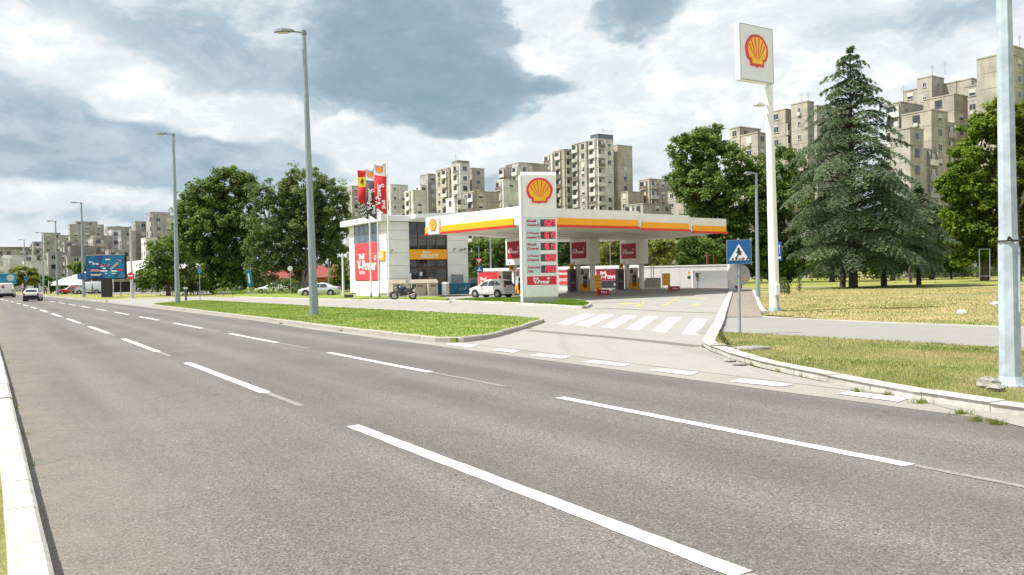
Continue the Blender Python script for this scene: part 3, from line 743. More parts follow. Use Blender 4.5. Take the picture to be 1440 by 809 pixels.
# ------------------------------------------------------------------ foliage
def leaf_mat(name, cols, dryc=None):
    m = bpy.data.materials.new(name); m.use_nodes = True; t = NT(m.node_tree); b = t.n['Principled BSDF']; outn = t.n['Material Output']
    g = t.node('ShaderNodeNewGeometry')
    at_ = t.node('ShaderNodeAttribute'); at_.attribute_name = 'leafvar'
    c = t.mix(at_.outputs['Fac'], rgb(cols[0]), rgb(cols[1]))
    nz = t.noise(g.outputs['Position'], .35, 3, .6)
    c = t.mix(t.math('MULTIPLY', t.ramp(nz, .4, .7), .5), c, rgb(cols[2]))
    t.l.new(c, b.inputs['Base Color']); b.inputs['Roughness'].default_value = .55; b.inputs['Specular IOR Level'].default_value = .3
    tr = t.node('ShaderNodeBsdfTranslucent'); t.l.new(c, tr.inputs[0])
    ms = t.node('ShaderNodeMixShader'); ms.inputs[0].default_value = .48
    t.l.new(b.outputs[0], ms.inputs[1]); t.l.new(tr.outputs[0], ms.inputs[2]); t.l.new(ms.outputs[0], outn.inputs[0])
    return m
ML_green = leaf_mat('leaf_green', [(.065,.115,.022), (.21,.31,.06), (.26,.36,.08)])
ML_poplar = leaf_mat('leaf_poplar', [(.075,.12,.035), (.22,.30,.09), (.28,.35,.13)])
ML_bright = leaf_mat('leaf_bright', [(.08,.14,.015), (.25,.33,.045), (.30,.36,.07)])
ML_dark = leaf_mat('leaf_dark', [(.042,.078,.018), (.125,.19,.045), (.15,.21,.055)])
ML_maple = leaf_mat('leaf_maple', [(.07,.13,.010), (.23,.32,.025), (.29,.36,.04)])
ML_olive = leaf_mat('leaf_olive', [(.12,.16,.02), (.33,.36,.07), (.38,.40,.11)])
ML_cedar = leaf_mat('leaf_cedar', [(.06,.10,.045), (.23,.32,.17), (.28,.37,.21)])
ML_purple = leaf_mat('leaf_purple', [(.03,.012,.02), (.07,.025,.04), (.09,.04,.05)])
M_bark = mat('bark', (.115, .09, .07), .95, var=.35, vscale=6, bump=.8, bscale=12)
M_barkd = mat('dark_bark', (.06, .048, .04), .95, var=.35, vscale=6, bump=.8, bscale=12)
M_barkp = mat('pale_bark', (.26, .235, .19), .9, var=.4, vscale=5, bump=.5, bscale=12)
def leaves(name, C, Nrm, L, Wd, m, parent, var):
    """N small diamond leaves at C with face normals Nrm"""
    n = len(C); Nrm = Nrm/np.linalg.norm(Nrm, axis=1, keepdims=True)
    r = RNG.normal(size=(n, 3)); u = np.cross(Nrm, r); u /= np.linalg.norm(u, axis=1, keepdims=True); v = np.cross(Nrm, u)
    L = np.asarray(L).reshape(-1, 1)*np.ones((n, 1)); Wd = np.asarray(Wd).reshape(-1, 1)*np.ones((n, 1))
    V = np.stack([C-u*L, C-v*Wd+u*L*.15, C+u*L, C+v*Wd+u*L*.15], 1).reshape(-1, 3)
    return quads(name, V, m, parent, var)
def quads(name, V, m, parent, var=None):
    n = len(V)//4; me = bpy.data.meshes.new(name)
    me.vertices.add(n*4); me.vertices.foreach_set('co', V.astype(np.float32).ravel())
    me.loops.add(n*4); me.loops.foreach_set('vertex_index', np.arange(n*4, dtype=np.int32))
    me.polygons.add(n); me.polygons.foreach_set('loop_start', np.arange(0, n*4, 4, dtype=np.int32))
    try: me.polygons.foreach_set('loop_total', np.full(n, 4, np.int32))
    except Exception: pass
    me.update(calc_edges=True); me.materials.append(m)
    if var is not None:
        a = me.attributes.new('leafvar', 'FLOAT', 'FACE'); a.data.foreach_set('value', var.astype(np.float32))
    return link(name, me, parent)
def limb(mb, p0, p1, r0, r1, k=4, wob=.06):
    p0 = Vector(p0); p1 = Vector(p1); L = (p1-p0).length; pts = [p0]; rs = [r0]
    for i in range(1, k+1):
        t_ = i/k; p = p0.lerp(p1, t_)
        if i < k: p += Vector((random.uniform(-1,1), random.uniform(-1,1), random.uniform(-.5,.5)))*L*wob
        pts.append(p); rs.append(r0+(r1-r0)*t_)
    mb.tube(pts, rs, 7)
def tree(base, Zd, lobes, m, label, group=None, cat='tree', leaf=.20, dens=1.0, trunk=.3, bark=None, stems=1, name='broadleaf_tree', yd=None, droop=0):
    """lobes: ellipses of the outline (px,py,rx,ry) seen at depth Zd; built as rounded volumes of leaf clumps"""
    b0 = at(base[0], base[1], Zd); b0.z = 0
    root = empty(name, b0, 0, label, cat, group)
    s = Zd/FPX; Cs = []; Ns = []; Vs = []; tips = []
    sd = np.random.default_rng(abs(hash((round(base[0]), round(Zd), len(lobes)))) % 100000)
    for (px, py, rx, ry) in lobes:
        c = at(px, py, Zd)-b0; rx *= s; rz = ry*s; ry_ = min(rx, rz*1.2) if yd is None else yd
        c.y += sd.uniform(-.35, .35)*ry_*.5
        tips.append((c, rz))
        area = rx*rz+rx*ry_+ry_*rz
        nc = int(max(12, 3.9*area/ (1.15*1.15) * dens))
        d = sd.normal(size=(nc, 3)); d /= np.linalg.norm(d, axis=1, keepdims=True)
        rad = sd.uniform(.35, 1.0, nc)**.55*(1+.10*sd.normal(size=nc))
        cc = np.array(c)+d*rad[:, None]*np.array([rx, ry_, rz])*.93
        cc = cc[cc[:, 2] > .4]
        for k_ in range(len(cc)):
            nl = int(sd.integers(40, 78)); cr = sd.uniform(.40, 1.05)*min(1, .35+leaf*3.2)
            dd = sd.normal(size=(nl, 3)); dd /= np.linalg.norm(dd, axis=1, keepdims=True)
            pp = cc[k_]+dd*(sd.uniform(.15, 1, (nl, 1))**.6)*cr*np.array([1, 1, .72])
            if droop: pp[:, 2] -= sd.uniform(0, droop, nl)
            nn = dd*.7+np.array([0, 0, .75])+sd.normal(size=(nl, 3))*.55
            Cs.append(pp); Ns.append(nn); Vs.append(np.clip(sd.uniform(0, 1)*.7+sd.uniform(-.25, .45, nl), 0, 1))
    C = np.concatenate(Cs); Nn = np.concatenate(Ns); V = np.concatenate(Vs)
    sz = leaf*RNG.uniform(.65, 1.35, len(C))
    leaves('crown', C, Nn, sz, sz*.55, m, root, V)
    mb = MB(); top = sum((t_[0] for t_ in tips), Vector())/len(tips); hgt = max(.8, min(t_[0].z-t_[1]*.55 for t_ in tips))
    hgt = max(hgt, top.z*.32)
    for st in range(stems):
        off = Vector((random.uniform(-1,1), random.uniform(-1,1), 0))*(0 if stems == 1 else .7)
        fork = Vector((top.x*.35, top.y*.35, hgt))+off*2.0
        limb(mb, off, fork, trunk/math.sqrt(stems)*1.15, trunk/math.sqrt(stems)*.7, 4, .03)
        for t_ in tips[st::stems]:
            limb(mb, fork, t_[0], trunk/math.sqrt(stems)*.55, .05, 4, .07)
            for j in range(4):
                a = t_[0]+Vector((random.uniform(-1,1), random.uniform(-1,1), random.uniform(-.3,1)))*t_[1]*.7
                limb(mb, fork.lerp(t_[0], random.uniform(.4,.95)), a, .07, .02, 2, .05)
    mb.build('trunk', bark or M_bark, root)
    return root
# left group
tree((300,413), 118, [(268,300,24,34),(290,278,30,28),(322,262,30,28),(345,262,18,24),(300,320,42,38),(338,310,30,42),(262,330,22,24),(318,365,34,38),(350,370,26,34),(284,350,22,20),(300,385,26,24),(335,392,28,20)], ML_green,
     'broad bright green tree with a rounded double crown left of the tall lamp', 'trees left of the shop', leaf=.23, trunk=.55, bark=M_barkd)
tree((376,412), 112, [(368,272,20,28),(372,310,30,34),(385,345,32,34),(362,350,24,36),(372,382,26,22)], ML_poplar,
     'grey-green tree in the middle of the clump behind the tall lamp', 'trees left of the shop', leaf=.18, dens=.8, trunk=.3, bark=M_barkp, stems=2)
tree((425,412), 114, [(430,262,36,30),(460,275,30,32),(405,285,28,34),(438,310,46,36),(478,300,18,36),(412,330,34,28),(462,335,30,24),(405,362,24,24),(440,358,34,20),(470,352,22,22),(455,325,36,30),(425,290,40,34),(415,382,24,14)], ML_poplar,
     'tall loose grey-green tree with pale stems beside the shop', 'trees left of the shop', leaf=.18, dens=.82, trunk=.5, bark=M_barkp, stems=4)
tree((237,411), 108, [(235,355,30,22),(220,378,26,20),(252,380,26,22),(208,392,16,14),(236,392,34,16),(272,392,18,16)], ML_green,
     'low round tree beside the white marquee', 'trees left of the shop', leaf=.2, trunk=.3)
tree((477,411), 120, [(478,372,13,14),(482,392,13,14),(470,390,9,12)], ML_bright,
     'small bright green tree left of the shop wall', leaf=.18, trunk=.14)
tree((268,409), 112, [(270,388,16,14),(262,398,14,10)], ML_bright, 'light green bush under the tall trees at left', cat='shrub', name='shrub', leaf=.17, trunk=.1)
for (bx, Zd, lo, mm, lb) in [(35, 190, [(30,385,18,13),(45,392,14,11),(20,392,12,10)], ML_olive, 'olive street tree left of the marquee near the traffic lights'),
                         (72, 175, [(70,400,9,9),(64,396,8,8)], ML_dark, 'small dark tree at the left end of the marquee'),
                         (86, 165, [(88,396,9,8)], ML_dark, 'dark bush in front of the marquee beside the parasols'),
                         (112, 190, [(108,374,12,7),(114,380,10,8)], ML_bright, 'yellow-green treetop rising behind the marquee')]:
    tree((bx, 408), Zd, lo, mm, lb, leaf=.3, trunk=.2, group='small trees around the marquee')
# behind the station
tree((672,403), 112, [(668,352,20,18),(690,350,22,18),(680,375,30,22),(712,352,22,20),(722,378,24,20),(655,378,14,22)], ML_green, 'green tree seen below the canopy between shop and price sign', 'trees behind the station', leaf=.2, trunk=.3)
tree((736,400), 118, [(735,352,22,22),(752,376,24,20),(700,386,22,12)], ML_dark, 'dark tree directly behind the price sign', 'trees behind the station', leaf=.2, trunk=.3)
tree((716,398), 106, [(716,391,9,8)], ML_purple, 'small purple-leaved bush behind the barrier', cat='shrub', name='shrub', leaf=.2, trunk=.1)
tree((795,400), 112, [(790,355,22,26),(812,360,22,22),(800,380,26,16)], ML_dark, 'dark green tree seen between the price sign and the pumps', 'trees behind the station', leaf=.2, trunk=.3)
tree((853,398), 108, [(850,352,24,20),(868,350,20,20),(855,374,26,16)], ML_olive, 'yellowish green tree seen between the two pump columns', 'trees behind the station', leaf=.19, trunk=.25)
tree((925,396), 104, [(918,352,18,16),(938,348,18,18),(925,368,24,14),(905,366,12,14)], ML_olive, 'yellowish round tree above the grey yard wall', 'trees behind the station', leaf=.19, trunk=.25)
tree((975,396), 110, [(962,346,20,22),(985,350,22,20),(1005,356,18,20),(975,370,28,14)], ML_green, 'mid green tree above the yard wall left of the corner post', 'trees behind the station', leaf=.2, trunk=.3)
tree((1005,398), 118, [(975,212,36,34),(1000,196,22,24),(1020,232,36,34),(962,250,26,24),(990,270,48,38),(1040,285,44,40),(1000,320,52,36),(1052,325,40,40),(1070,255,26,38),(1020,365,60,26),(1075,360,30,36)], ML_green,
     'huge green tree towering behind the right end of the canopy', leaf=.24, dens=.85, trunk=.6, bark=M_barkd)
for (bx, lo, mm, lb, Zd) in [(1110, [(1105,330,28,46),(1120,365,34,26),(1092,370,26,24),(1098,275,30,40),(1106,232,24,30),(1128,260,20,30)], ML_green, 'green tree behind the big conifer, left side', 118),
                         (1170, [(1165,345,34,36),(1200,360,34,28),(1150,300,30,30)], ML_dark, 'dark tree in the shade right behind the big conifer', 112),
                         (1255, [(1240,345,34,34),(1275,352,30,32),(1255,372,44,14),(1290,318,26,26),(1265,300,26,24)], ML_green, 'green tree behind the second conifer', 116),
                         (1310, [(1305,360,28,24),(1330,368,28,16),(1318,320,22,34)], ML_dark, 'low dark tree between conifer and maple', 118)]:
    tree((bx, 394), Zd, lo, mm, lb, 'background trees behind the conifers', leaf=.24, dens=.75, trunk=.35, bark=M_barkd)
tree((1385,396), 98, [(1358,222,24,26),(1385,180,28,26),(1415,165,34,30),(1450,180,36,40),(1340,262,26,26),(1370,270,42,40),(1420,240,44,46),(1345,318,34,30),(1392,330,48,38),(1440,310,40,50),(1360,356,34,16),(1420,364,44,14)], ML_maple,
     'large bright green maple behind the right-hand pole', leaf=.25, dens=.95, trunk=.5, bark=M_bark)
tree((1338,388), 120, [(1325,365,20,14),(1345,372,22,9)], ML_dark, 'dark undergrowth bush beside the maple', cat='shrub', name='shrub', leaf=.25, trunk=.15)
tree((1500,396), 90, [(1500,220,50,70),(1520,300,50,60)], ML_maple, 'second maple just outside the right edge', leaf=.3, dens=.6, trunk=.4)
# hedge / thicket far behind everything on the right
def hedge(pts, H, m, label, leaf=.28, dens=26, name='hedge', cat='hedge', depth=2.2):
    root = empty(name, (pts[0][0], pts[0][1], 0), 0, label, cat); Cs = []; base = Vector((pts[0][0], pts[0][1], 0)); mb = MB()
    for i in range(len(pts)-1):
        a = pts[i]-base; b_ = pts[i+1]-base; L = (b_-a).length; n = int(L*H*dens)
        t_ = RNG.uniform(0, 1, n); y = RNG.normal(size=n)*depth*.4; hh = H*(.75+.35*np.sin(t_*L*.9+i)+.0)*.8+.2*H*RNG.uniform(0, 1, n)
        z = hh*RNG.uniform(0, 1, n)**.6
        Cs.append(np.stack([a[0]+(b_[0]-a[0])*t_, a[1]+(b_[1]-a[1])*t_+y, z], 1))
        for k_ in range(int(L/2)): 
            p = a.lerp(b_, random.random()); limb(mb, (p.x, p.y, 0), (p.x+random.uniform(-.5,.5), p.y, H*.7), .06, .02, 3)
    C = np.concatenate(Cs); sz = leaf*RNG.uniform(.6, 1.3, len(C))
    leaves('foliage', C, RNG.normal(size=(len(C), 3))+np.array([0, -.4, .9]), sz, sz*.55, m, root, np.clip(.5+.5*np.sin(C[:, 0]*1.3+C[:, 2]*2)+RNG.uniform(-.4, .4, len(C)), 0, 1))
    mb.build('stems', M_barkd, root)['kind'] = 'stuff'
def gz(p): return Vector((p.x, p.y, 0))
hedge([gz(at(1060,400,128)), gz(at(1200,400,128)), gz(at(1350,400,126)), gz(at(1560,400,122))], 3.2, ML_dark, 'long dark thicket closing off the park behind the conifers')
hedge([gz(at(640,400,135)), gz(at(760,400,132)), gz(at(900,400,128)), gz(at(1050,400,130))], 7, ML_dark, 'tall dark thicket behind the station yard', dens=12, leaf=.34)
hedge([gz(at(300,412,105)), gz(at(345,412,103)), gz(at(425,412,101))], .9, ML_bright, 'strip of pale tall weeds below the trees at left', leaf=.16, dens=40, name='weeds', cat='weeds')
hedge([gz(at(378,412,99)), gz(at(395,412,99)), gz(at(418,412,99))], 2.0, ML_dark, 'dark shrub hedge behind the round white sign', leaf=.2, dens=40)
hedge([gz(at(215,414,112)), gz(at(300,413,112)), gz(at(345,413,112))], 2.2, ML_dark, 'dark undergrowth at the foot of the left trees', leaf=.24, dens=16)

# conifers: layered drooping boughs
def cedar(base, Zd, prof, Htop, label, nlay=40, seed=3, trunk=.42, per=230):
    sd = np.random.default_rng(seed); b0 = at(base[0], base[1], Zd); b0.z = 0
    root = empty('cedar_tree', b0, 0, label, 'conifer'); Cs = []; Ns = []; Vs = []; mb = MB()
    mb.tube([(0,0,0), (.05,0,Htop*.3), (-.05,0,Htop*.7), (0,0,Htop)], [trunk, trunk*.8, trunk*.35, .03], 9)
    zs = np.array([p[0] for p in prof]); rs = np.array([p[1] for p in prof])
    lob = [(sd.uniform(0, 6.28), sd.uniform(0, Htop*.8), sd.uniform(.75, 1.35)) for _ in range(26)]
    for i in range(nlay):
        z = 2.3+(Htop-2.4)*(i/(nlay-1))**.95+sd.uniform(-.2, .2); Rr = float(np.interp(z, zs, rs)); nb = 7 if Rr > 3 else 5
        a0 = sd.uniform(0, 6.28)
        for k_ in range(nb):
            a = a0+k_*2*math.pi/nb+sd.uniform(-.4, .4); L = Rr*sd.uniform(.55, 1.12)
            for (la_, lz_, lf_) in lob:
                da = abs((a-la_+math.pi) % (2*math.pi)-math.pi)
                if da < .55 and abs(z-lz_) < 1.3: L = L*.5+Rr*lf_*.5
            rise = L*sd.uniform(.05, .30)+(.5 if z > Htop*.75 else 0)*sd.uniform(0, 1); drp = L*sd.uniform(.18, .42)
            dr = np.array([math.cos(a), math.sin(a), 0]); sdv = np.array([-math.sin(a), math.cos(a), 0])
            def cen(t): return dr*(L*t)[:, None]+np.array([0, 0, 1])*(z+rise*np.sin(t*2.2)-drp*t**2.6)[:, None]
            tt_ = np.array([0, .3, .6, 1.0]); cp = cen(tt_)
            mb.tube([tuple(c) for c in cp], [.03+.012*L, .03+.008*L, .03, .012], 5)
            n = int(per*(.25+L/3.6)); t_ = sd.uniform(.15, 1, n)**.7
            wmax = .24*L+.30; lat = sd.uniform(-1, 1, n); wl = wmax*(1.05-t_**2*.8)
            q_ = np.floor(t_*L/.5)*.5/L; t2 = q_+(t_-q_)*.30+np.abs(lat)*wl/L*.55
            C = cen(np.clip(t2, 0, 1.06))+sdv*(lat*wl)[:, None]; C[:, 2] -= (np.abs(lat)**1.5*wl*.42)+sd.uniform(0, .28, n)**1.3
            C += sd.normal(size=C.shape)*.03
            Cs.append(C); Ns.append(np.array([0, 0, 1])+sd.normal(size=(n, 3))*.34+dr*.3); bv = sd.uniform(.0, .6); Vs.append(np.clip(bv+.4*t_+sd.uniform(-.25, .25, n), 0, 1))  # needles coloured darker towards the trunk: crown shade put into leafvar
    C = np.concatenate(Cs); sz = sd.uniform(.09, .20, len(C))
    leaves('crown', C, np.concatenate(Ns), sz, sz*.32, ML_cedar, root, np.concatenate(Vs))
    mb.build('trunk', M_barkd, root); return root
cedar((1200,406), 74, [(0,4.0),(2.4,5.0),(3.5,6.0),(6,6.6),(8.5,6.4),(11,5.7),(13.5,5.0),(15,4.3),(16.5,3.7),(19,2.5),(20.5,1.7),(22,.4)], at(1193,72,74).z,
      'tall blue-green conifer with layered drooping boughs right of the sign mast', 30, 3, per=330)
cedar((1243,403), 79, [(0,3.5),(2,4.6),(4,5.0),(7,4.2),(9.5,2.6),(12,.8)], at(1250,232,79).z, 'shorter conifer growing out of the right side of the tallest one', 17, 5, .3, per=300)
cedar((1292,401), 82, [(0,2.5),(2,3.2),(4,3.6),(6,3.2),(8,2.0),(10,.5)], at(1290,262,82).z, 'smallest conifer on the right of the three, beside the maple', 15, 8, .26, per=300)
for (bx, by, Zd, H, r_) in [(1185,403,80,4,.3), (1431,392,92,9,.45), (1281,396,95,5,.18)]:
    q = at(bx, by, Zd); q.z = 0; mb = MB(); limb(mb, (0,0,0), (random.uniform(-.3,.3),0,H), r_, r_*.7, 4, .03); limb(mb, (0,0,H*.8), (1.2,0,H*1.2), r_*.5, .05)
    o = mb.build('tree_trunk', M_barkd, None, q)
    tag(o, {1185:'bare dark trunk left of the tallest conifer trunk', 1431:'grey trunk of the maple just right of the near pole', 1281:'thin dark trunk between the conifers'}[bx], 'tree trunk')

# ------------------------------------------------------------------ grass blades (nobody could count them)
def in_poly(P_, poly):
    x, y = P_[:, 0], P_[:, 1]; ins = np.zeros(len(P_), bool); n = len(poly)
    for i in range(n):
        x0, y0 = poly[i][0], poly[i][1]; x1, y1 = poly[(i+1)%n][0], poly[(i+1)%n][1]
        c = ((y0 > y) != (y1 > y)) & (x < (x1-x0)*(y-y0)/((y1-y0) if abs(y1-y0) > 1e-9 else 1e-9)+x0); ins ^= c
    return ins
def blades(name, poly, n, h, wd, z, cols, label, box=None, falloff=None, clump=0):
    xs = [p[0] for p in poly]; ys = [p[1] for p in poly]; b = box or (min(xs), max(xs), min(ys), max(ys))
    P_ = np.stack([RNG.uniform(b[0], b[1], n*3), RNG.uniform(b[2], b[3], n*3)], 1); P_ = P_[in_poly(P_, poly)]
    if falloff: P_ = P_[RNG.uniform(0, 1, len(P_)) < np.clip((falloff/np.hypot(P_[:, 0], P_[:, 1]))**1.4, 0, 1)]
    P_ = P_[:n]; m_ = len(P_)
    pat = .5+.5*np.sin(P_[:, 0]*2.1+np.sin(P_[:, 1]*1.7)*2)*np.sin(P_[:, 1]*1.3+P_[:, 0]*.7)
    hh = h*RNG.uniform(.4, 1.2, m_)*(.55+.6*pat); a = RNG.uniform(0, 6.28, m_); d = np.stack([np.cos(a), np.sin(a)], 1)
    dist = np.hypot(P_[:, 0], P_[:, 1]); w2 = wd*np.clip(dist/12, .6, 3)
    ln = RNG.normal(size=(m_, 2))*hh[:, None]*.45
    V = np.zeros((m_, 4, 3)); V[:, 0, :2] = P_-d*w2[:, None]; V[:, 1, :2] = P_+d*w2[:, None]
    V[:, 2, :2] = P_+ln+d*w2[:, None]*.2; V[:, 3, :2] = P_+ln-d*w2[:, None]*.2; V[:, :2, 2] = z-.01; V[:, 2:, 2] = (z+hh)[:, None]
    x_, y_ = P_[:, 0], P_[:, 1]; lf = min(1.0, 14/max(8, np.median(dist)))
    big = .5+.22*np.sin(x_*1.1*lf+1.7*np.sin(y_*.9*lf))+.2*np.sin(y_*1.9*lf+2.1*np.sin(x_*.7*lf+1))+.14*np.sin(x_*3.7*lf+y_*2.9*lf)+.1*np.sin(x_*7*lf-y_*5*lf)
    o = quads(name, V.reshape(-1, 3), leaf_mat(name+'_leaf', cols), None, np.clip(big*1.25-.12+RNG.uniform(-.3, .3, m_), 0, 1))
    tag(o, label, 'grass', kind='stuff'); return o
wp = [(p[0], p[1]) for p in ([q for q in inset(wpoly, .28)[1:14]]+[pl[0], pl[1], pl[2], pl[2]+dl*12])]
blades('grass', wp, 90000, .05, .005, .10, [(.15,.22,.04), (.50,.41,.22), (.20,.28,.06)], 'short patchy mown grass on the near right verge', box=(0, 16, 3, 24), falloff=14)
li = [(p[0], p[1]) for p in inset(I1w, .18)]
blades('grass', li, 60000, .05, .008, .13, [(.15,.23,.03), (.28,.37,.07), (.35,.37,.13)], 'bright green grass on the long lawn island')
l2 = [(p[0], p[1]) for p in inset(I2w, .18)]
blades('grass', l2, 14000, .07, .012, .14, [(.10,.20,.015), (.20,.33,.03), (.24,.35,.05)], 'bright green grass round the price sign')
lf = [SD(2, .06), SD(14, .06), SD(14, -2.5), SD(2, -2.5)]
blades('grass', [(p[0], p[1]) for p in lf], 26000, .09, .004, .13, [(.16,.24,.03), (.40,.42,.12), (.46,.42,.18)], 'yellow-green grass beside the near left kerb')
edge = []
blades('grass', [(pu[0].x+.5,pu[0].y+.6),(pu[1].x,pu[1].y+.2),(pu[2].x,pu[2].y+.2),(40,20),(48,60),(30,74),(16,60)], 42000, .06, .008, .01, [(.15,.215,.045), (.50,.395,.20), (.33,.325,.11)], 'dry ochre grass with green tufts in the park', falloff=38)
# tufts in the kerb joints
T = []; 
for q in [(1400,597,26),(1352,583,18),(1205,552,14),(1100,523,18),(1130,530,10),(1250,556,12),(1060,513,12),(1296,568,16),(640,483,8),(395,456,12),(480,466,10),(745,463,10),(764,454,14),(33,610,3),(40,655,3),(11,510,2),(1372,592,20),(24,575,3)]:
    T.append(q)
V = []
for (px, py, k_) in T:
    c = G(px, py, .0)
    for i in range(k_*4):
        a = random.uniform(0, 6.28); r_ = abs(random.gauss(0, .07)); x = c.x+r_*math.cos(a); y = c.y+r_*math.sin(a)*.6; h_ = random.uniform(.02, .08); w2 = .006
        lx, ly = random.gauss(0, .04), random.gauss(0, .04)
        V += [(x-w2, y, 0), (x+w2, y, 0), (x+lx+.001, y+ly, h_), (x+lx-.001, y+ly, h_)]
V = np.array(V); o = quads('weed_tufts', V, leaf_mat('tuft_leaf', [(.12,.20,.02), (.30,.30,.08), (.2,.26,.05)]), None, RNG.uniform(0, 1, len(V)//4))
tag(o, 'weed tufts growing out of the kerb joints', 'weeds', kind='stuff')
# loose stones by the entrance kerb
M_stone = mat('grey_stone', (.30,.28,.25), .9, var=.3, vscale=20)
def rock(loc, rx, ry, rz, label, seed=1, m=None):
    rr = random.Random(seed); mb = MB(); mb.ball((0,0,rz*.35), rx, ry, rz, 7)
    mb.v = [(x*(1+rr.uniform(-.18,.18)), y*(1+rr.uniform(-.18,.18)), max(-.02, z*(1+rr.uniform(-.2,.2)))) for x, y, z in mb.v]; mb.sm = [False]*len(mb.sm)
    tag(mb.build('loose_stone', m or M_stone, None, loc), label, 'stone')
rock(G(1026,509,.01), .13, .09, .05, 'flat grey stone lying by the entrance kerb, left one', 1)
rock(G(1040,514,.01), .15, .09, .05, 'flat grey stone lying by the entrance kerb, right one', 2)
rock(G(1391,543,.12), .16, .13, .09, 'broken stone heaped left of the near pole base', 3)
rock(G(1400,548,.12), .12, .11, .06, 'small broken stone touching the near pole base', 4)
rock(G(1058,491,.11), .42, .2, .06, 'flat pale slab sunk in the verge grass', 5)
rock(G(1010,487,.11), .22, .12, .05, 'small pale slab at the verge corner', 6)
# two bits of litter on the dry grass
rock(G(1353,441,.02), .2, .12, .1, 'white scrap of litter on the dry grass', 8, M_white)
rock(G(1400,429,.02), .25, .15, .12, 'white litter near the right edge of the park', 9, M_white)

# ------------------------------------------------------------------ shop building
M_panel = mat('cladding_white', (.80, .80, .78), .42, var=.07, vscale=1.2, streak=.10)
M_joint = mat('joint_dark', (.34, .34, .33), .7)
M_orange = mat('select_orange', (.90, .38, .008), .4, var=.05)
M_yellow = mat('fascia_yellow', (.95, .40, .003), .35, var=.04)
M_fred = mat('fascia_red', (.74, .025, .02), .35, var=.04)
M_bronze = mat('bronze_frame', (.13, .095, .07), .4, .4)
M_postr = mat('poster_red', (.78, .05, .06), .4, var=.08)
def glass_mat(name, col, rough=.04):
    m = bpy.data.materials.new(name); m.use_nodes = True; t = NT(m.node_tree); b = t.n['Principled BSDF']
    g = t.node('ShaderNodeNewGeometry'); c = t.mix(t.ramp(t.noise(g.outputs['Position'], 1.5, 3), .3, .7), rgb(col), rgb(tuple(x*1.6+.01 for x in col)))
    t.l.new(c, b.inputs['Base Color']); b.inputs['Roughness'].default_value = rough; b.inputs['Specular IOR Level'].default_value = .8
    return m
M_glass = glass_mat('dark_glass', (.018, .024, .026)); M_glassb = glass_mat('blue_glass', (.05, .085, .11)); M_int = mat('interior_dark', (.03, .022, .018), .8, var=.5, vscale=3)
P0 = Vector((-11.56, 74, 0))
sh = empty('shop_building', P0, TH, 'white flat-roofed station shop with orange SELECT band over a glazed entrance', 'shop')
LX, LY = 8.7, 9.0
mb = MB(); mb.box(.05, LX-.05, .45, LY-.05, 0, 7.05); mb.box(.05, 2.31, .05, .5, 0, 7.05); mb.box(6.41, LX-.05, .05, .5, 0, 7.05); mb.build('wall_core', M_joint, sh)
zl = [.35, 1.72, 2.94, 4.15, 5.35, 6.25, 7.06]
def wpanel(x0, x1, y0, y1, z0, z1, m=None): return MB().bbox(x0, x1, y0, y1, z0, z1, .012).build('wall_panel', m or M_panel, sh)
MB().box(-.01, 2.31, -.015, .1, 0, .34).build('plinth', M_panel, sh); MB().box(6.41, LX, -.015, .1, 0, .34).build('plinth', M_panel, sh)
for i in range(len(zl)-1):
    wpanel(0, 2.31, -.03, .05, zl[i]+.012, zl[i+1]-.012)
    wpanel(6.41, LX, -.03, .05, zl[i]+.012, zl[i+1]-.012)
    for (a, b_) in ((0, 1.55), (7.55, LY)): wpanel(-.03, .05, a+(.06 if a == 0 else .012), b_-.012, zl[i]+.012, zl[i+1]-.012)
for k_ in range(4):
    a = 1.56+k_*1.5; wpanel(-.03, .05, a+.01, a+1.48, .02, 1.55)
# left face: window strip over the big poster
MB().box(-.02, .06, 1.56, 7.54, 5.3, 7.0).build('window_backing', M_int, sh)
for k_ in range(5):
    a = 1.6+k_*1.19
    for z0, z1 in ((5.32, 6.0), (6.02, 6.98)):
        wn = MB().box(-.05, -.025, a+.03, a+1.15, z0+.03, z1-.03).build('window_pane', M_glassb, sh)
mb = MB()
for k_ in range(6): mb.box(-.085, -.02, 1.57+k_*1.19, 1.62+k_*1.19, 5.3, 7.0)
for z in (5.3, 6.0, 6.98): mb.box(-.08, -.02, 1.55, 7.55, z-.02, z+.025)
mb.build('window_frame', M_galv, sh)
ps = MB().bbox(-.10, -.04, 1.62, 7.5, 1.62, 5.26, .01).build('poster', M_postr, sh)
mb = MB()
for z in (2.94, 4.15): mb.box(-.106, -.1, 1.64, 7.48, z-.012, z+.012)
mb.build('poster_seam', mat('seam_pink', (.75,.35,.35), .5), ps)
rl = (math.pi/2, 0, -math.pi/2)
lettering('Shell', .75, M_white, ps, (-.112, 5.7, 3.95), rl, bold=.02)
lettering('V-Power', 1.35, M_white, ps, (-.112, 4.5, 3.05), rl, bold=.04, width=4.6)
lettering('NITRO+', .42, M_white, ps, (-.112, 5.6, 2.35), rl, bold=.01)
MB().torus((-.11, 2.4, 3.75), (1,0,0), .22, .05, 14, 6).build('ring_mark', M_white, ps)
osn = MB().bbox(-.16, -.06, .25, 1.55, 3.45, 4.35, .02).build('side_sign', M_orange, sh)
lettering('Shell', .26, M_white, osn, (-.168, .9, 4.08), rl, bold=.01); lettering('SELECT', .3, M_white, osn, (-.168, .9, 3.78), rl, bold=.012)
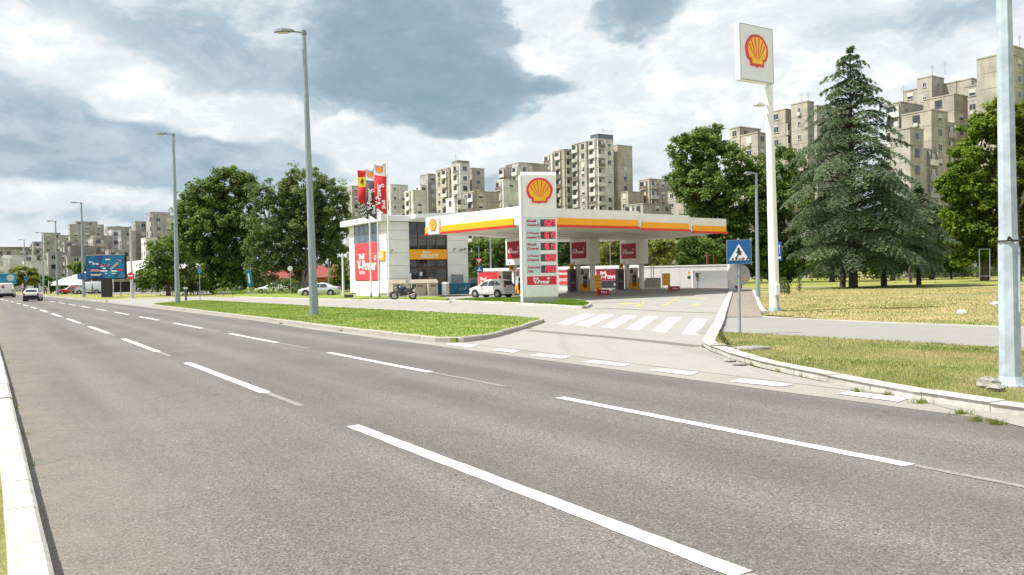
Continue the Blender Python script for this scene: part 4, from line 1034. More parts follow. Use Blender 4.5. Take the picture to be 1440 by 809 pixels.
# front glazing
gx0, gx1 = 2.34, 6.38
MB().box(gx0, gx1, .38, .46, 0, 7.05).build('shop_interior', M_int, sh)
cols = [gx0+.02, 3.33, 4.3, 5.28, gx1-.02]
for i in range(4):
    for z0, z1 in ((4.5, 5.55), (5.6, 6.98), (2.78, 3.45)):
        MB().box(cols[i]+.03, cols[i+1]-.03, .20, .215, z0+.03, z1-.03).build('window_pane', M_glass, sh)
    if i in (0, 3): MB().box(cols[i]+.03, cols[i+1]-.03, .20, .215, .12, 2.62).build('window_pane', M_glass, sh)
for i in (1, 2):
    d = MB().box(cols[i]+.05, cols[i+1]-.05, .16, .175, .14, 2.58).build('glass_door', M_glass, sh)
    mb = MB(); mb.box(cols[i]+.03, cols[i]+.09, .13, .19, .08, 2.62); mb.box(cols[i+1]-.09, cols[i+1]-.03, .13, .19, .08, 2.62); mb.box(cols[i]+.09, cols[i+1]-.09, .13, .19, 2.54, 2.62); mb.box(cols[i]+.09, cols[i+1]-.09, .13, .19, .08, .22)
    mb.build('door_frame', M_bronze, d)
    MB().box(cols[i]+(.75 if i == 1 else .2), cols[i]+(.78 if i == 1 else .23), .09, .125, .9, 1.4).build('handle', M_galv, d)
MB().box(3.42, 3.72, .145, .156, 1.95, 2.3).build('door_notice', M_white, sh)
mb = MB()
for x in cols: mb.box(x-.035, x+.035, .12, .25, 0, 7.02)
for z in (.06, 2.70, 5.57, 7.0): mb.box(gx0, gx1, .115, .24, z-.05, z+.05 if z < 7 else 7.04)
mb.build('mullions', M_bronze, sh)
bnd = MB().bbox(gx0+.01, gx1-.01, -.02, .24, 3.50, 4.46, .015).build('orange_band', M_orange, sh)
lettering('Shell', .36, M_white, bnd, (4.05, -.03, 4.17), bold=.012); lettering('SELECT', .48, M_white, bnd, (4.45, -.03, 3.80), bold=.018, width=1.9)
mb = MB(); mb.bbox(-.75, LX+.5, -.55, LY+.6, 7.07, 7.62, .03); mb.build('roof_slab', M_white, sh)
mb = MB()
vs = [(2.25,-1.5,7.28),(9.3,-1.5,7.55),(9.3,LY,7.55),(2.25,LY,7.28),(2.25,-1.5,7.70),(9.3,-1.5,8.12),(9.3,LY,8.12),(2.25,LY,7.70)]
vs = [(x, y, z) for x, y, z in vs]
mb.mesh(vs, [(0,3,2,1),(4,5,6,7),(0,1,5,4),(1,2,6,5),(2,3,7,6),(3,0,4,7)]); mb.build('raised_roof', M_white, sh)
for (x, z) in ((.35, 4.25), (7.0, 4.35), (7.75, 4.3), (8.15, 4.35)):
    c = MB(); c.tube([(x,0,z),(x,-.28,z-.02),(x+.05,-.3,z+.12)], .025, 6); c.bbox(x-.06, x+.10, -.5, -.22, z+.08, z+.22, .02); c.build('camera', M_galvd, sh)
MB().bbox(2.0, 2.3, -.35, -.05, 1.2, 2.2, .02).build('wall_box', M_panel, sh)
# pavement in front of the shop
sheet('shop_apron', [P0+A2*-4.2+B2*-1, P0+A2*-4.2+B2*13, P0+A2*0+B2*13, P0+B2*-.2], .112, M_conc)

# things standing in front of the shop
def shop(x, y, z=.11): p = P0+B2*x+A2*y; p.z = z; return p
M_bin = mat('beige_bin', (.44, .39, .30), .6, var=.1); M_binb = mat('brown_bin_side', (.24, .175, .125), .6)
def wbin(loc, wd, label):
    t = empty('waste_container', loc, TH, label, 'container', 'beige containers beside the shop entrance')
    MB().bbox(0, wd, 0, .8, 0, 1.15, .02).build('body', [M_bin, M_binb], t)
    mb = MB(); mb.mesh([(-.03,-.04,1.16),(wd+.03,-.04,1.16),(wd+.03,.84,1.16),(-.03,.84,1.16),(-.03,.3,1.5),(wd+.03,.3,1.5),(wd+.03,.84,1.5),(-.03,.84,1.5)],
        [(0,3,2,1),(4,5,6,7),(0,1,5,4),(1,2,6,5),(2,3,7,6),(3,0,4,7)]); mb.build('sloping_lid', M_bin, t)
    MB().box(wd*.25, wd*.75, -.012, .004, .8, 1.0).build('flap', M_binb, t)
wbin(shop(-.5, -2.2), 1.35, 'beige waste container left of the parked motorcycle handlebars, under the shop corner')
wbin(shop(1.5, -2.6), 1.15, 'beige waste container right behind the motorcycle seat')
wbin(shop(2.7, -3.0), 1.0, 'beige waste container next to the grey-white litter bin')
t = empty('litter_bin', shop(3.72, -4.4), TH, 'round pale litter bin on the edge of the pavement before the shop door', 'bin')
MB().cyl((0,0,0), (0,0,1.05), .33, .33, 20).build('body', mat('bin_pale', (.58,.57,.54), .5), t); MB().cyl((0,0,1.05), (0,0,1.22), .37, .30, 20).build('lid', M_white, t)
M_teal = mat('freezer_blue', (.01, .16, .27), .4, var=.5, vscale=3.5)
for (x, wd, lb) in ((5.05, .75, 'narrow blue ice chest beside the shop door'), (6.0, 2.35, 'long blue drinks freezer with white streaks against the shop wall')):
    t = empty('ice_freezer', shop(x, -1.0), TH, lb, 'freezer', 'blue freezers by the shop door')
    MB().bbox(0, wd, 0, .75, .06, .98, .03).build('body', M_teal, t); MB().bbox(-.02, wd+.02, -.02, .77, .99, 1.06, .02).build('lid', mat('teal_lid', (.05,.25,.33), .4), t)
    if wd > 1:
        p_ = MB()
        for j in range(7):
            a = j*.9; cx_, cz_ = 1.45+.35*math.cos(a), .5+.12*math.sin(a); p_.xz([(cx_,cz_),(cx_+.3*math.cos(a*.6),cz_+.05),(cx_+.22,cz_+.16*math.sin(a*1.3)+.02)], -.012-.001*j, .002)
        p_.build('fish_print', mat('print_pale', (.55,.6,.62), .5), t)
    else: MB().box(.12,.5,-.012,.002,.5,.8).build('yellow_print', M_yellow, t)
t = empty('display_rack', shop(6.75, -.35, .12), TH, 'small grey notice rack standing behind the long blue freezer', 'rack')
MB().bbox(0, 1.2, 0, .25, 1.02, 1.9, .02).build('panel', mat('rack_grey', (.28,.3,.33), .6, var=.6, vscale=6), t); MB().box(.1,.16,.08,.14,0,1.02).build('leg', M_galv, t); MB().box(1.04,1.1,.08,.14,0,1.02).build('leg', M_galv, t)

# ------------------------------------------------------------------ flags
def flag(px_top, base, ytop, ztop_flag, ybot, wpx, Zd, mats, label, kind):
    b0 = at(base[0], base[1], Zd); b0.z = .1; H = at(px_top, ytop, Zd).z
    t = empty('flag_pole', b0, 0, label, 'flag', 'banner flags before the shop')
    MB().cyl((0,0,0), (0,0,.5), .09, .07, 10).build('foot', M_galvd, t)
    MB().cyl((0,0,0), (0,0,H+.1), .075, .05, 12).build('pole', M_white, t)
    z1 = at(px_top, ztop_flag, Zd).z; z0 = at(px_top, ybot, Zd).z; wd = wpx/FPX*Zd
    nx, nz = 6, 24; vs = []; fs = []; ms = []
    def pos(i, j, off=0):
        u = i/nx; v = j/nz; x = -.06-wd*u; 
        lo = (z0+.0)+(wd*.75)*(u**1.3); z = lo+(z1-lo)*v
        y = .22*math.sin(v*7+u*2.5)*u*(1-.5*v)+off; return (x, y, z)
    for j in range(nz+1):
        for i in range(nx+1): vs.append(pos(i, j))
    for j in range(nz):
        for i in range(nx): fs.append((j*(nx+1)+i+1, j*(nx+1)+i, (j+1)*(nx+1)+i, (j+1)*(nx+1)+i+1)); ms.append(kind(i/nx, j/nz, i, j))
    mb = MB(); mb.mesh(vs, fs, 0, True); mb.m = ms
    c = mb.build('cloth', mats, t); md = c.modifiers.new('thick', 'SOLIDIFY'); md.thickness = .012
    MB().cyl((-.02,0,z1+.02), (-wd-.08,0,z1+.02), .022, n=8).build('crossbar', M_white, t)
    return t, pos, wd, z0, z1
M_flagw = mat('flag_white', (.62,.62,.64), .7); M_flagr = mat('flag_red', (.66,.02,.03), .65, var=.1); M_flagg = mat('flag_grey', (.09,.085,.10), .7, var=.15); M_flagy = mat('flag_yellow', (.85,.62,.02), .6); M_chk = mat('flag_black', (.03,.03,.035), .7)
def k3(u, v, i, j): return 0 if v > .74 else 1
def k1(u, v, i, j):
    if v < .3 and u > .0 and (i+j) % 2 == 0 and v < .30-.1*u: return 1
    if v < .3-.1*u: return 2
    return 0
rt_ = (math.pi/2, math.pi/2*0, 0)
f3, pos3, wd3, a3, b3 = flag(544.3, (548,417.5), 228, 232, 304, 17.2, 70, [M_flagw, M_flagr], 'rightmost banner flag, white top with yellow shell over red with white lettering', k3)
f2, pos2, wd2, a2_, b2_ = flag(526.5, (533.5,417.5), 236, 239, 311, 14.5, 70.5, [M_flagw, M_flagg], 'middle banner flag, white top with yellow shell over dark grey with white lettering', k3)
f1, pos1, wd1, a1, b1 = flag(515, (522,417.5), 239, 241, 311, 14.5, 71, [M_flagr, M_flagw, M_chk], 'leftmost red banner flag with yellow shield and chequered lower end', k1)
for (f_, wd_, z0, z1, s1, s2) in ((f3, wd3, a3, b3, 'V-Power', 'Shell'), (f2, wd2, a2_, b2_, 'V-Power', 'Shell')):
    shell_emblem(f_, (-.06-wd_*.52, z1-(z1-z0)*.125), wd_*.56, y=-.12, thick=.02)
    zz = z0+(z1-z0)*.40
    lettering(s1, .62*wd_, M_white, f_, (-.06-wd_*.62, -.27, zz), (math.pi/2, -math.pi/2, 0), bold=.015, width=(z1-z0)*.42)
    lettering(s2, .40*wd_, M_white, f_, (-.06-wd_*.22, -.27, zz-.9), (math.pi/2, -math.pi/2, 0), bold=.01, width=(z1-z0)*.17)
    MB().torus((-.06-wd_*.28, -.27, zz+.75), (0,1,0), .11, .035, 12, 6).build('ring_mark', M_white, f_)
zc = b1-(b1-a1)*.24
shd = MB().xz([(-.06-wd1*.92,zc+.42),(-.06-wd1*.12,zc+.42),(-.06-wd1*.12,zc-.45),(-.06-wd1*.92,zc-.45)], -.16, -.15).build('yellow_shield', M_flagy, f1)
hz = [(0,.33),(.06,.24),(.10,.10),(.16,.16),(.14,.04),(.04,-.02),(.10,-.14),(.04,-.28),(.0,-.28),(.02,-.14),(-.06,-.06),(-.10,-.2),(-.13,-.2),(-.12,-.02),(-.20,.10),(-.22,.22),(-.16,.10),(-.08,.05),(-.03,.16),(-.08,.2),(-.03,.28)]
MB().xz([(-.06-wd1*.52+x*1.0, zc+z*1.0) for x, z in hz], -.168, -.161).build('horse_print', M_chk, f1)

# ------------------------------------------------------------------ canopy over the pumps
Z0, Z1 = 5.08, 6.36
can = empty('canopy', (.81, 53.3, 0), 0, 'wide white canopy with yellow and red striped edge over the fuel pumps', 'canopy')
O = Vector((.81, 53.3, 0))
def kx(px, Zd): 
    q = at(px, 330, Zd); return q.x
cp = [(.81,53.3), (kx(898.5,59.0),59.0), (kx(900.5,61.0),61.0), (kx(969.5,64.4),64.4), (kx(972,66.8),66.8), (kx(1021.5,69.6),69.6), (kx(945,79.8),79.8), (9.06,84.6), (4.8,82.8), (kx(660,66.8),66.8), (kx(599,62.5),62.5)]
lp = [(x-O.x, y-O.y) for x, y in cp]
mb = MB(); mb.prism([(p[0], p[1]) for p in inset([Vector((a, b_, 0)) for a, b_ in lp], .12)], Z0+.10, Z0+.32)
mb.build('soffit', mat('soffit_cream', (.84, .82, .77), .55, var=.05), can)
mb = MB(); mb.prism([(p[0], p[1]) for p in inset([Vector((a, b_, 0)) for a, b_ in lp], .35)], Z0+.35, Z1-.25); mb.build('roof_deck', M_white, can)
def fascia(a, b_, ya=.0, yb=1.0, main=True, zt=(Z1, Z1)):
    """one fascia run from a to b (local xy), outward side on the right of the direction a->b"""
    d = Vector((b_[0]-a[0], b_[1]-a[1], 0)); L = d.length; an = math.atan2(d.y, d.x)
    mb = MB(); vs = [(0,0,Z0+.12),(L,0,Z0+.12),(L,.14,Z0+.12),(0,.14,Z0+.12),(0,0,zt[0]),(L,0,zt[1]),(L,.14,zt[1]),(0,.14,zt[0])]
    mb.mesh(vs, [(0,3,2,1),(4,5,6,7),(0,1,5,4),(1,2,6,5),(2,3,7,6),(3,0,4,7)])
    r = mb.build('fascia_board', M_panel if main else M_white, can, (a[0], a[1], 0), an)
    if main:
        MB().bbox(L*ya+.25, L*yb-.12, -.10, .0, Z0+.14, Z0+.62, .02).build('yellow_strip', M_yellow, r)
        MB().bbox(L*ya+.25, L*yb+.06, -.16, .04, Z0-.02, Z0+.125, .015).build('red_strip', M_fred, r)
    return r, L
# direction so that local -y points outwards: for the right-hand runs go left -> right
fascia(lp[0], lp[1], .06); fascia(lp[2], lp[3], -.02); fascia(lp[4], lp[5], -.02)
fascia(lp[1], lp[2], main=False); fascia(lp[3], lp[4], main=False); fascia(lp[5], lp[6], main=False); fascia(lp[6], lp[7], main=False); fascia(lp[7], lp[8], main=False); fascia(lp[8], lp[9], main=False); fascia(lp[9], lp[10], main=False)
r, L = fascia(lp[10], lp[0], .165, .93, zt=(Z1+.1, Z1+.1))
MB().bbox(.02, L*.05, -.10, 0, Z0+.14, Z0+.62, .02).build('yellow_strip', M_yellow, r); MB().bbox(.02, L*.05, -.16, .04, Z0-.02, Z0+.125, .015).build('red_strip', M_fred, r)
MB().bbox(L*.055, L*.175, -.22, .0, Z0+.0, Z1-.0, .03).build('emblem_panel', M_white, can, tuple(r.location), r.rotation_euler[2])
em_ = shell_emblem(can, (L*.115, Z0+.68), .98, y=-.225)
em_.location = r.location; em_.rotation_euler = r.rotation_euler
# soffit lights and panel lines
mb = MB()
for (x, y) in [(-1,8),(3,9),(7,12),(1,14),(5,16),(10,15),(12,19),(4,22),(8,24)]:
    MB().bbox(x-.45, x+.45, y-.45, y+.45, Z0+.075, Z0+.099, .005).build('soffit_light', mat('light_panel', (.75,.75,.72), .4), can)
mb = MB()
for k_ in range(5): mb.tube([(-5+k_*3.2, 8+k_*1.2, Z0+.09), (3+k_*3.2, 20+k_*1.6, Z0+.09)], .02, 4)
mb.build('soffit_joint', M_joint, can)

# pump islands
M_col = mat('column_white', (.76, .755, .73), .45, var=.05); M_pumpw = mat('pump_white', (.55,.55,.54), .4); M_hose = mat('hose_black', (.015,.015,.016), .5)
M_wine = mat('wine_banner', (.36, .012, .035), .5, var=.08)
def island(px, Zd, label, first):
    base = at(px, 400, Zd); base.z = 0
    t = empty('pump_island', base, TH, label, 'fuel pump', 'pump islands under the canopy')
    MB().bbox(-.75, .75, -1.9, 3.6, 0, .16, .03).build('island_kerb', M_conc, t)
    for y in (-.95, 1.25): MB().bbox(-.19, .19, y-.19, y+.19, .16, 2.72, .02).build('column', M_col, t)
    bx = MB().bbox(-.62, .62, -1.35, 1.65, 2.72, Z0+.09, .03).build('sign_box', M_col, t)
    pn = MB().bbox(-.66, -.615, -.85, 1.35, 3.30, 4.85, .01).build('banner', M_wine, bx)
    rl = (math.pi/2, 0, -math.pi/2)
    lettering('Shell', .26, M_white, pn, (-.668, .75, 4.18), rl); lettering('V-Power', .46, M_white, pn, (-.668, .3, 3.92), rl, bold=.01, width=1.7)
    MB().torus((-.668, -.5, 4.25), (1,0,0), .08, .025, 10, 5).build('ring_mark', M_white, pn)
    MB().box(-.64, -.618, .9, 1.1, 2.86, 3.0).build('small_mark', M_fred, bx)
    for y in (-.05,):
        pb = MB(); pb.bbox(-.32, .32, y-.62, y+.62, .9, 1.35, .02); pb.bbox(-.30, .30, y-.08, y+.55, 1.35, 2.35, .03); pb = pb.build('pump_body', M_pumpw, t)
        MB().bbox(-.34, .34, y-.66, y+.66, .17, .89, .02).build('pump_base', M_orange, t)
        MB().bbox(-.335, -.30, y+.02, y+.45, 1.75, 2.15, .01).build('pump_display', M_disp, pb)
        MB().bbox(-.335, -.295, y+.1, y+.38, 2.18, 2.32, .01).build('red_mark', M_fred, pb)
        for j in range(4):
            yy = y-.5+j*.16
            hs = MB(); hs.tube([(-.36,yy,1.55),(-.44,yy,1.2),(-.42,yy+.03,.6),(-.34,yy+.06,.45),(-.34,yy+.08,.9),(-.2,yy+.1,1.9)], .024, 6); hs.bbox(-.42,-.33,yy-.03,yy+.03,1.3,1.62,.01); hs.build('hose', M_hose, pb)
    return t
i1 = island(734, 71.5, 'nearest pump island behind the price sign, next to the white hatch car', True)
i2 = island(824.5, 76.5, 'middle pump island right of the price sign with red banner box above', True)
i3 = island(893.5, 82.5, 'right-hand pump island, the farthest, with red banner box above', True)
# orange number plates hanging beside the columns
for (px, py, Zd, lb) in ((804, 375, 74, 'small orange pump number plate left of the middle columns'), (873.5, 374, 80, 'small orange pump number plate left of the right columns'), (719.5, 376.5, 69, 'small orange pump number plate left of the price sign')):
    q = at(px, py, Zd); t = empty('number_plate', q, TH, lb, 'sign', 'orange pump number plates')
    MB().bbox(-.26, .26, -.03, .03, -.25, .25, .01).build('plate', M_orange, t); MB().box(.2, 1.1, -.015, .015, -.02, .02).build('bracket', M_galvd, t)
    MB().box(-.1, .1, -.036, -.028, -.13, .13).build('numeral', M_bronze, t)
# dispensers/payment posts standing on the islands
for (px, py, Zd, wd, ht, m, lb, name) in [
    (806.5, 408, 77, .75, 2.15, mat('dark_cabinet', (.10,.09,.09), .5), 'dark service cabinet left of the middle pump', 'service_cabinet'),
    (874, 405, 83, .85, 2.1, mat('dark_cabinet', (0,0,0)), 'dark service cabinet left of the right pump', 'service_cabinet'),
    (714, 412, 70.5, 1.0, 2.2, mat('grey_cabinet', (.20,.19,.17), .5), 'grey pump cabinet behind the parked white car', 'service_cabinet')]:
    q = at(px, py, Zd); q.z = .16 if Zd > 76 else 0; t = empty(name, q, TH, lb, 'cabinet')
    MB().bbox(-wd/2, wd/2, 0, .5, 0, ht, .03).build('body', m, t); MB().box(-wd*.3, wd*.3, -.02, .004, ht*.55, ht*.8).build('screen', M_disp, t)
    MB().box(-wd*.3, wd*.3, -.02, .004, ht*.35, ht*.42).build('slot', M_galv, t)
def board(px, py, Zd, wd, ht, z0, m, label, name, post=True, rz=R(4), lines=4, lc=None):
    q = at(px, py, Zd); q.z = 0; t = empty(name, q, rz, label, 'sign')
    pn = MB().bbox(-wd/2, wd/2, -.04, .04, z0, z0+ht, .015).build('panel', m, t)
    mb = MB(); rr = random.Random(int(px))
    for i in range(lines):
        z = z0+ht*(.86-.72*i/max(1, lines-1)); w1 = wd*rr.uniform(.25,.42); mb.box(-w1, w1, -.048, -.038, z-ht*.022, z+ht*.022)
    if lines: mb.build('print_lines', lc or M_bronze, pn)
    mb = MB()
    for x in (-wd*.42, wd*.42): mb.box(x-.02, x+.02, -.02, .02, 0, z0)
    mb.build('legs', M_galvd, t); return t
board(841, 410, 68, .62, 1.25, .45, M_yellow, 'upright yellow notice board beside the middle pump island', 'notice_board', lc=M_bronze)
board(937, 408, 72, .72, 1.10, .62, M_yellow, 'upright yellow notice board before the grey yard wall', 'notice_board', lc=M_bronze)
for (px, py, Zd, lb) in ((849, 415, 64.5, 'low red sign block on the ground by the middle pump'), (949, 408, 73, 'low red sign block under the yellow board by the wall')):
    q = at(px, py, Zd); q.z = 0; t = empty('ground_sign', q, R(2), lb, 'sign', 'low red sign blocks')
    b_ = MB().bbox(-.42, .42, -.2, .2, .08, .52, .03).build('block', M_wine, t); lettering('POLA', .2, M_white, b_, (0, -.21, .3), bold=.008)
    MB().bbox(-.62, -.43, -.15, .15, 0, .62, .03).build('end_post', M_fred, t)
# red banner board on the left face of the nearest island is part of the island; barrier with banners behind
M_wallw = mat('barrier_white', (.70, .69, .66), .6, var=.06)
a_ = at(672, 392, 98); b_ = at(905, 392, 92); a_.z = b_.z = 0
bar = empty('banner_wall', a_, 0, 'long low white yard wall behind the pumps hung with red lettered banners', 'wall')
d = b_-a_; L = d.length; bar.rotation_euler = (0, 0, math.atan2(d.y, d.x))
MB().box(0, L, 0, .25, 0, 2.35).build('wall', M_wallw, bar); MB().bbox(-.05, L+.02, -.12, .35, 2.35, 2.72, .03).build('coping', M_white, bar)
def ban(px0, px1, z0, z1, m, txts):
    def xx(px):
        k_ = (px-720)/FPX-.0; # intersect
        t_ = (k_*a_.y-a_.x)/((d.x-k_*d.y)/L); return t_
    x0, x1 = xx(px0), xx(px1)
    p_ = MB().bbox(x0, x1, -.06, -.005, z0, z1, .01).build('banner', m, bar)
    for (s, sz, fx, fz, wd) in txts: lettering(s, sz, M_white, p_, (x0+(x1-x0)*fx, -.068, z0+(z1-z0)*fz), bold=.02, width=wd)
ban(673, 700, .5, 2.25, M_postr, [('Shell', .5, .25, .55, None), ('V-Power', .7, .45, .25, 1.9)])
ban(701, 716, .9, 2.2, M_postr, [])
ban(786, 800, .6, 2.25, M_postr, [('Power', .5, .4, .8, None), ('JE NOVO', .5, .5, .32, 1.1)])
ban(811, 821, 1.0, 2.2, M_postr, [('V', .7, .5, .4, None)])
ban(839, 871, 1.02, 2.28, M_wine, [('Shell', .36, .30, .72, None), ('V-Power', .85, .56, .34, 2.2)])
ban(844, 871, .12, .95, M_chk, [('>>', .5, .85, .45, None)])
ban(880, 890, .9, 2.25, M_wine, [])
# grey yard wall to the right and its low front wall
M_yard = mat('yard_wall_grey', (.62, .62, .60), .7, var=.06, vscale=1.5, streak=.12)
a2w = at(905, 392, 91.5); b2w = at(1036, 392, 88); a2w.z = b2w.z = 0; dd = b2w-a2w
yw = empty('yard_wall', a2w, math.atan2(dd.y, dd.x), 'tall plain grey yard wall at the right end of the station', 'wall')
n = 5
for i in range(n): MB().box(dd.length*i/n+.01, dd.length*(i+1)/n-.01, 0, .25, 0, 2.45).build('wall_bay', M_yard, yw)
MB().box(-.05, dd.length+.1, -.06, .31, 2.45, 2.56).build('coping', M_panel, yw)
a3w = at(974, 400, 83); b3w = at(1026, 400, 83.5); a3w.z = b3w.z = 0; dd = b3w-a3w
fw = empty('low_wall', a3w, math.atan2(dd.y, dd.x), 'low bright white wall in front of the grey yard wall', 'wall')
MB().bbox(0, dd.length, 0, .2, 0, 1.85, .02).build('wall', mat('low_wall_paint', (.78,.81,.84), .6, var=.05), fw)
MB().bbox(-.03, dd.length+.03, -.03, .23, 1.855, 1.91, .01).build('coping', M_white, fw)
q = at(1029.5, 408, 76); q.z = 0; t = empty('gate_pillar', q, R(3), 'square white gate pillar behind the round grey sign back', 'pillar')
MB().bbox(-.33, .33, -.3, .3, 0, 2.6, .02).build('shaft', M_white, t); MB().bbox(-.38, .38, -.35, .35, 2.61, 2.72, .02).build('cap', M_white, t)
q = at(1038.5, 406, 74); q.z = .1; t = empty('hydrant_cabinet', q, R(3), 'small dark red hydrant cabinet at the far end of the paved footway', 'cabinet')
MB().bbox(-.28, .28, -.2, .2, .1, .95, .02).build('body', mat('hydrant_red', (.28,.02,.03), .5), t); MB().box(-.34,.34,-.25,.25,.96,1.02).build('roof', M_fred, t)
MB().box(-.2,.2,-.15,.15,0,.1).build('foot', M_galvd, t)
# grey ramp block, kerb line, air pump
q = at(917, 405, 85); q.z = .1; t = empty('ramp_block', q, R(2), 'grey sloping concrete block beside the right pump island', 'block')
MB().xz([(-1.4,0),(-.6,1.15),(.95,1.15),(.95,0)], 0, 1.2).build('block', mat('block_grey', (.20,.19,.18), .9, var=.2), t)
for (x, H) in ((.05, 4.0), (.3, 4.0)): MB().cyl((x,.6,1.15), (x,.6,H-.4), .035, n=6).build('vent_pipe', M_black, t)
q = at(981.5, 409, 79); q.z = .14; t = empty('air_pump', q, R(3), 'thin air hose stand on the kerb before the low white wall', 'air pump')
MB().cyl((0,0,0), (0,0,1.1), .035, n=8).build('post', M_bronze, t); mb = MB(); mb.torus((0,-.03,.9), (0,1,0), .14, .035, 14, 6); mb.bbox(-.2,.12,-.08,.08,1.1,1.55,.03); mb.tube([(-.1,0,1.5),(.35,0,1.45)], .03, 6); mb.build('hose_reel', mat('reel_olive', (.16,.14,.08), .6), t)
MB().cyl((0,0,0),(0,0,.04),.16,n=12).build('foot', M_galvd, t)
for (px, H, lb) in ((995, 3.9, 'thicker red vent pipe above the yard wall'), (1004, 3.6, 'thinner red vent pipe above the yard wall')):
    q = at(px, 385, 90); q.z = 0; t = empty('vent_pipe', q, 0, lb, 'pipe', 'red vent pipes')
    MB().cyl((0,0,0), (0,0,H), .12 if px == 995 else .06, n=10).build('pipe', mat('pipe_red', (.20,.03,.04), .7), t); MB().cyl((0,0,H), (0,0,H+.08), .12 if px == 995 else .07, .05, n=10).build('cowl', mat('pipe_red', (0,0,0)), t)
q = at(969, 394, 87.2); q.z = 1.2; t = empty('warning_notice', q, 0, 'tiny yellow and green warning notices on the grey yard wall', 'sign')
MB().xz([(-.18,.42),(.18,.42),(0,.75)], -.05, 0).build('yellow_triangle', M_yellow, t); MB().cyl((0,-.05,0),(0,0,0),.2,n=12).build('green_disc', mat('notice_green',(.03,.12,.05),.5), t)
yk = empty('kerb', at(903,411,78)*1, 0); yk.location.z = 0; yk['kind'] = 'structure'; yk['label'] = 'pale raised kerb before the yard wall'
pth = [gz(at(903,411,79)), gz(at(1000,411,74.5)), gz(at(1028,410,71))]
sm_ = stone_mesh('kerb_stone', .16, .18, M_kerb)
for i in range(2):
    a_k, b_k = pth[i], pth[i+1]; n = max(1, int((b_k-a_k).length)); 
    for j in range(n):
        p_ = a_k.lerp(b_k, j/n); e_ = a_k.lerp(b_k, (j+1)/n); o = link('kerb_stone', sm_, yk, p_-gz(yk.location)); dv = e_-p_; o.rotation_euler = (0, 0, math.atan2(dv.y, dv.x)); o.scale = (dv.length, 1, 1)
sheet('yard_pavement', [pth[0], pth[1], pth[2], gz(at(1030,405,88)), gz(at(905,405,92))], .13, M_pavers)

# give-way and crossing signs seen through the gap
q = at(674.5, 410, 88); q.z = 0; t = empty('road_sign_post', q, R(5), 'red-white yield triangle over a small blue crossing sign, seen through the gap', 'road sign')
MB().cyl((0,0,0), (0,0,5.1), .05, n=8).build('post', M_galv, t)
z = at(675, 368.5, 88).z; MB().xz([(-.45,z+.42),(.45,z+.42),(0,z-.38)], -.06, -.04).build('yield_triangle', M_fred, t); MB().xz([(-.25,z+.30),(.25,z+.30),(0,z-.14)], -.07, -.058).build('triangle_face', M_white, t)
z = at(675, 379, 88).z; p_ = MB().bbox(-.42, .42, -.06, -.03, z-.32, z+.34, .01).build('blue_panel', M_blue, t); MB().xz([(-.28,z-.2),(.28,z-.2),(0,z+.25)], -.07, -.058).build('white_triangle', M_white, p_)
# small signs on the left
def round_sign(px, py, Zd, base, r_, label, m, stand=.0):
    q = at(px, base, Zd); q.z = .05; t = empty('round_sign', q, 0, label, 'road sign'); z = at(px, py, Zd).z
    MB().cyl((0,0,0), (0,0,z+r_), .035, n=8).build('post', M_galv, t); MB().cyl((0,-.05,z), (0,-.03,z), r_, n=20).build('disc', m, t)
    MB().cyl((0,-.056,z), (0,-.049,z), r_*.72, n=20).build('disc_face', M_white if m is not M_white else mat('sign_grey_face',(.55,.55,.52),.5), t)
round_sign(409, 378.5, 92, 415, .30, 'round whitish sign on a thin post before the dark hedge', M_white)
q = at(281.5, 421, 63); q.z = .1; t = empty('small_sign', q, 0, 'thin post with a small blue square sign left of the lawn', 'road sign')
H = at(281, 382, 63).z; MB().cyl((0,0,0), (0,0,H), .03, n=8).build('post', M_galv, t); MB().bbox(-.12, .14, -.04, -.02, H-.25, H+.1, .01).build('panel', mat('teal_sign', (.02,.22,.32), .5), t)
q = at(261.5, 419.5, 78); q.z = 0; t = empty('bollard', q, 0, 'short dark green bollard with pale cap on the path edge', 'bollard')
MB().cyl((0,0,0), (0,0,1.1), .10, n=12).build('post', mat('dark_green', (.015,.07,.06), .5), t); MB().cyl((0,0,1.1), (0,0,1.3), .19, .19, 12).build('cap', mat('cap_pale', (.45,.5,.48), .5), t)
q = at(355, 413, 98); q.z = 0; t = empty('advertising_flag', q, R(8), 'tilted blue feather banner standing in the tall weeds', 'banner')
t.rotation_euler = (0, R(-9), R(8)); MB().cyl((0,0,0), (0,0,3.2), .03, n=6).build('pole', M_galv, t); MB().xz([(-.38,1.1),(.30,1.1),(.34,3.1),(-.32,3.2)], -.05, -.03).build('cloth', mat('banner_blue', (.01,.20,.33), .6, var=.5, vscale=3), t)
MB().xz([(-.15,1.5),(.05,1.5),(.08,2.7),(-.1,2.7)], -.06, -.052).build('print', M_white, t)

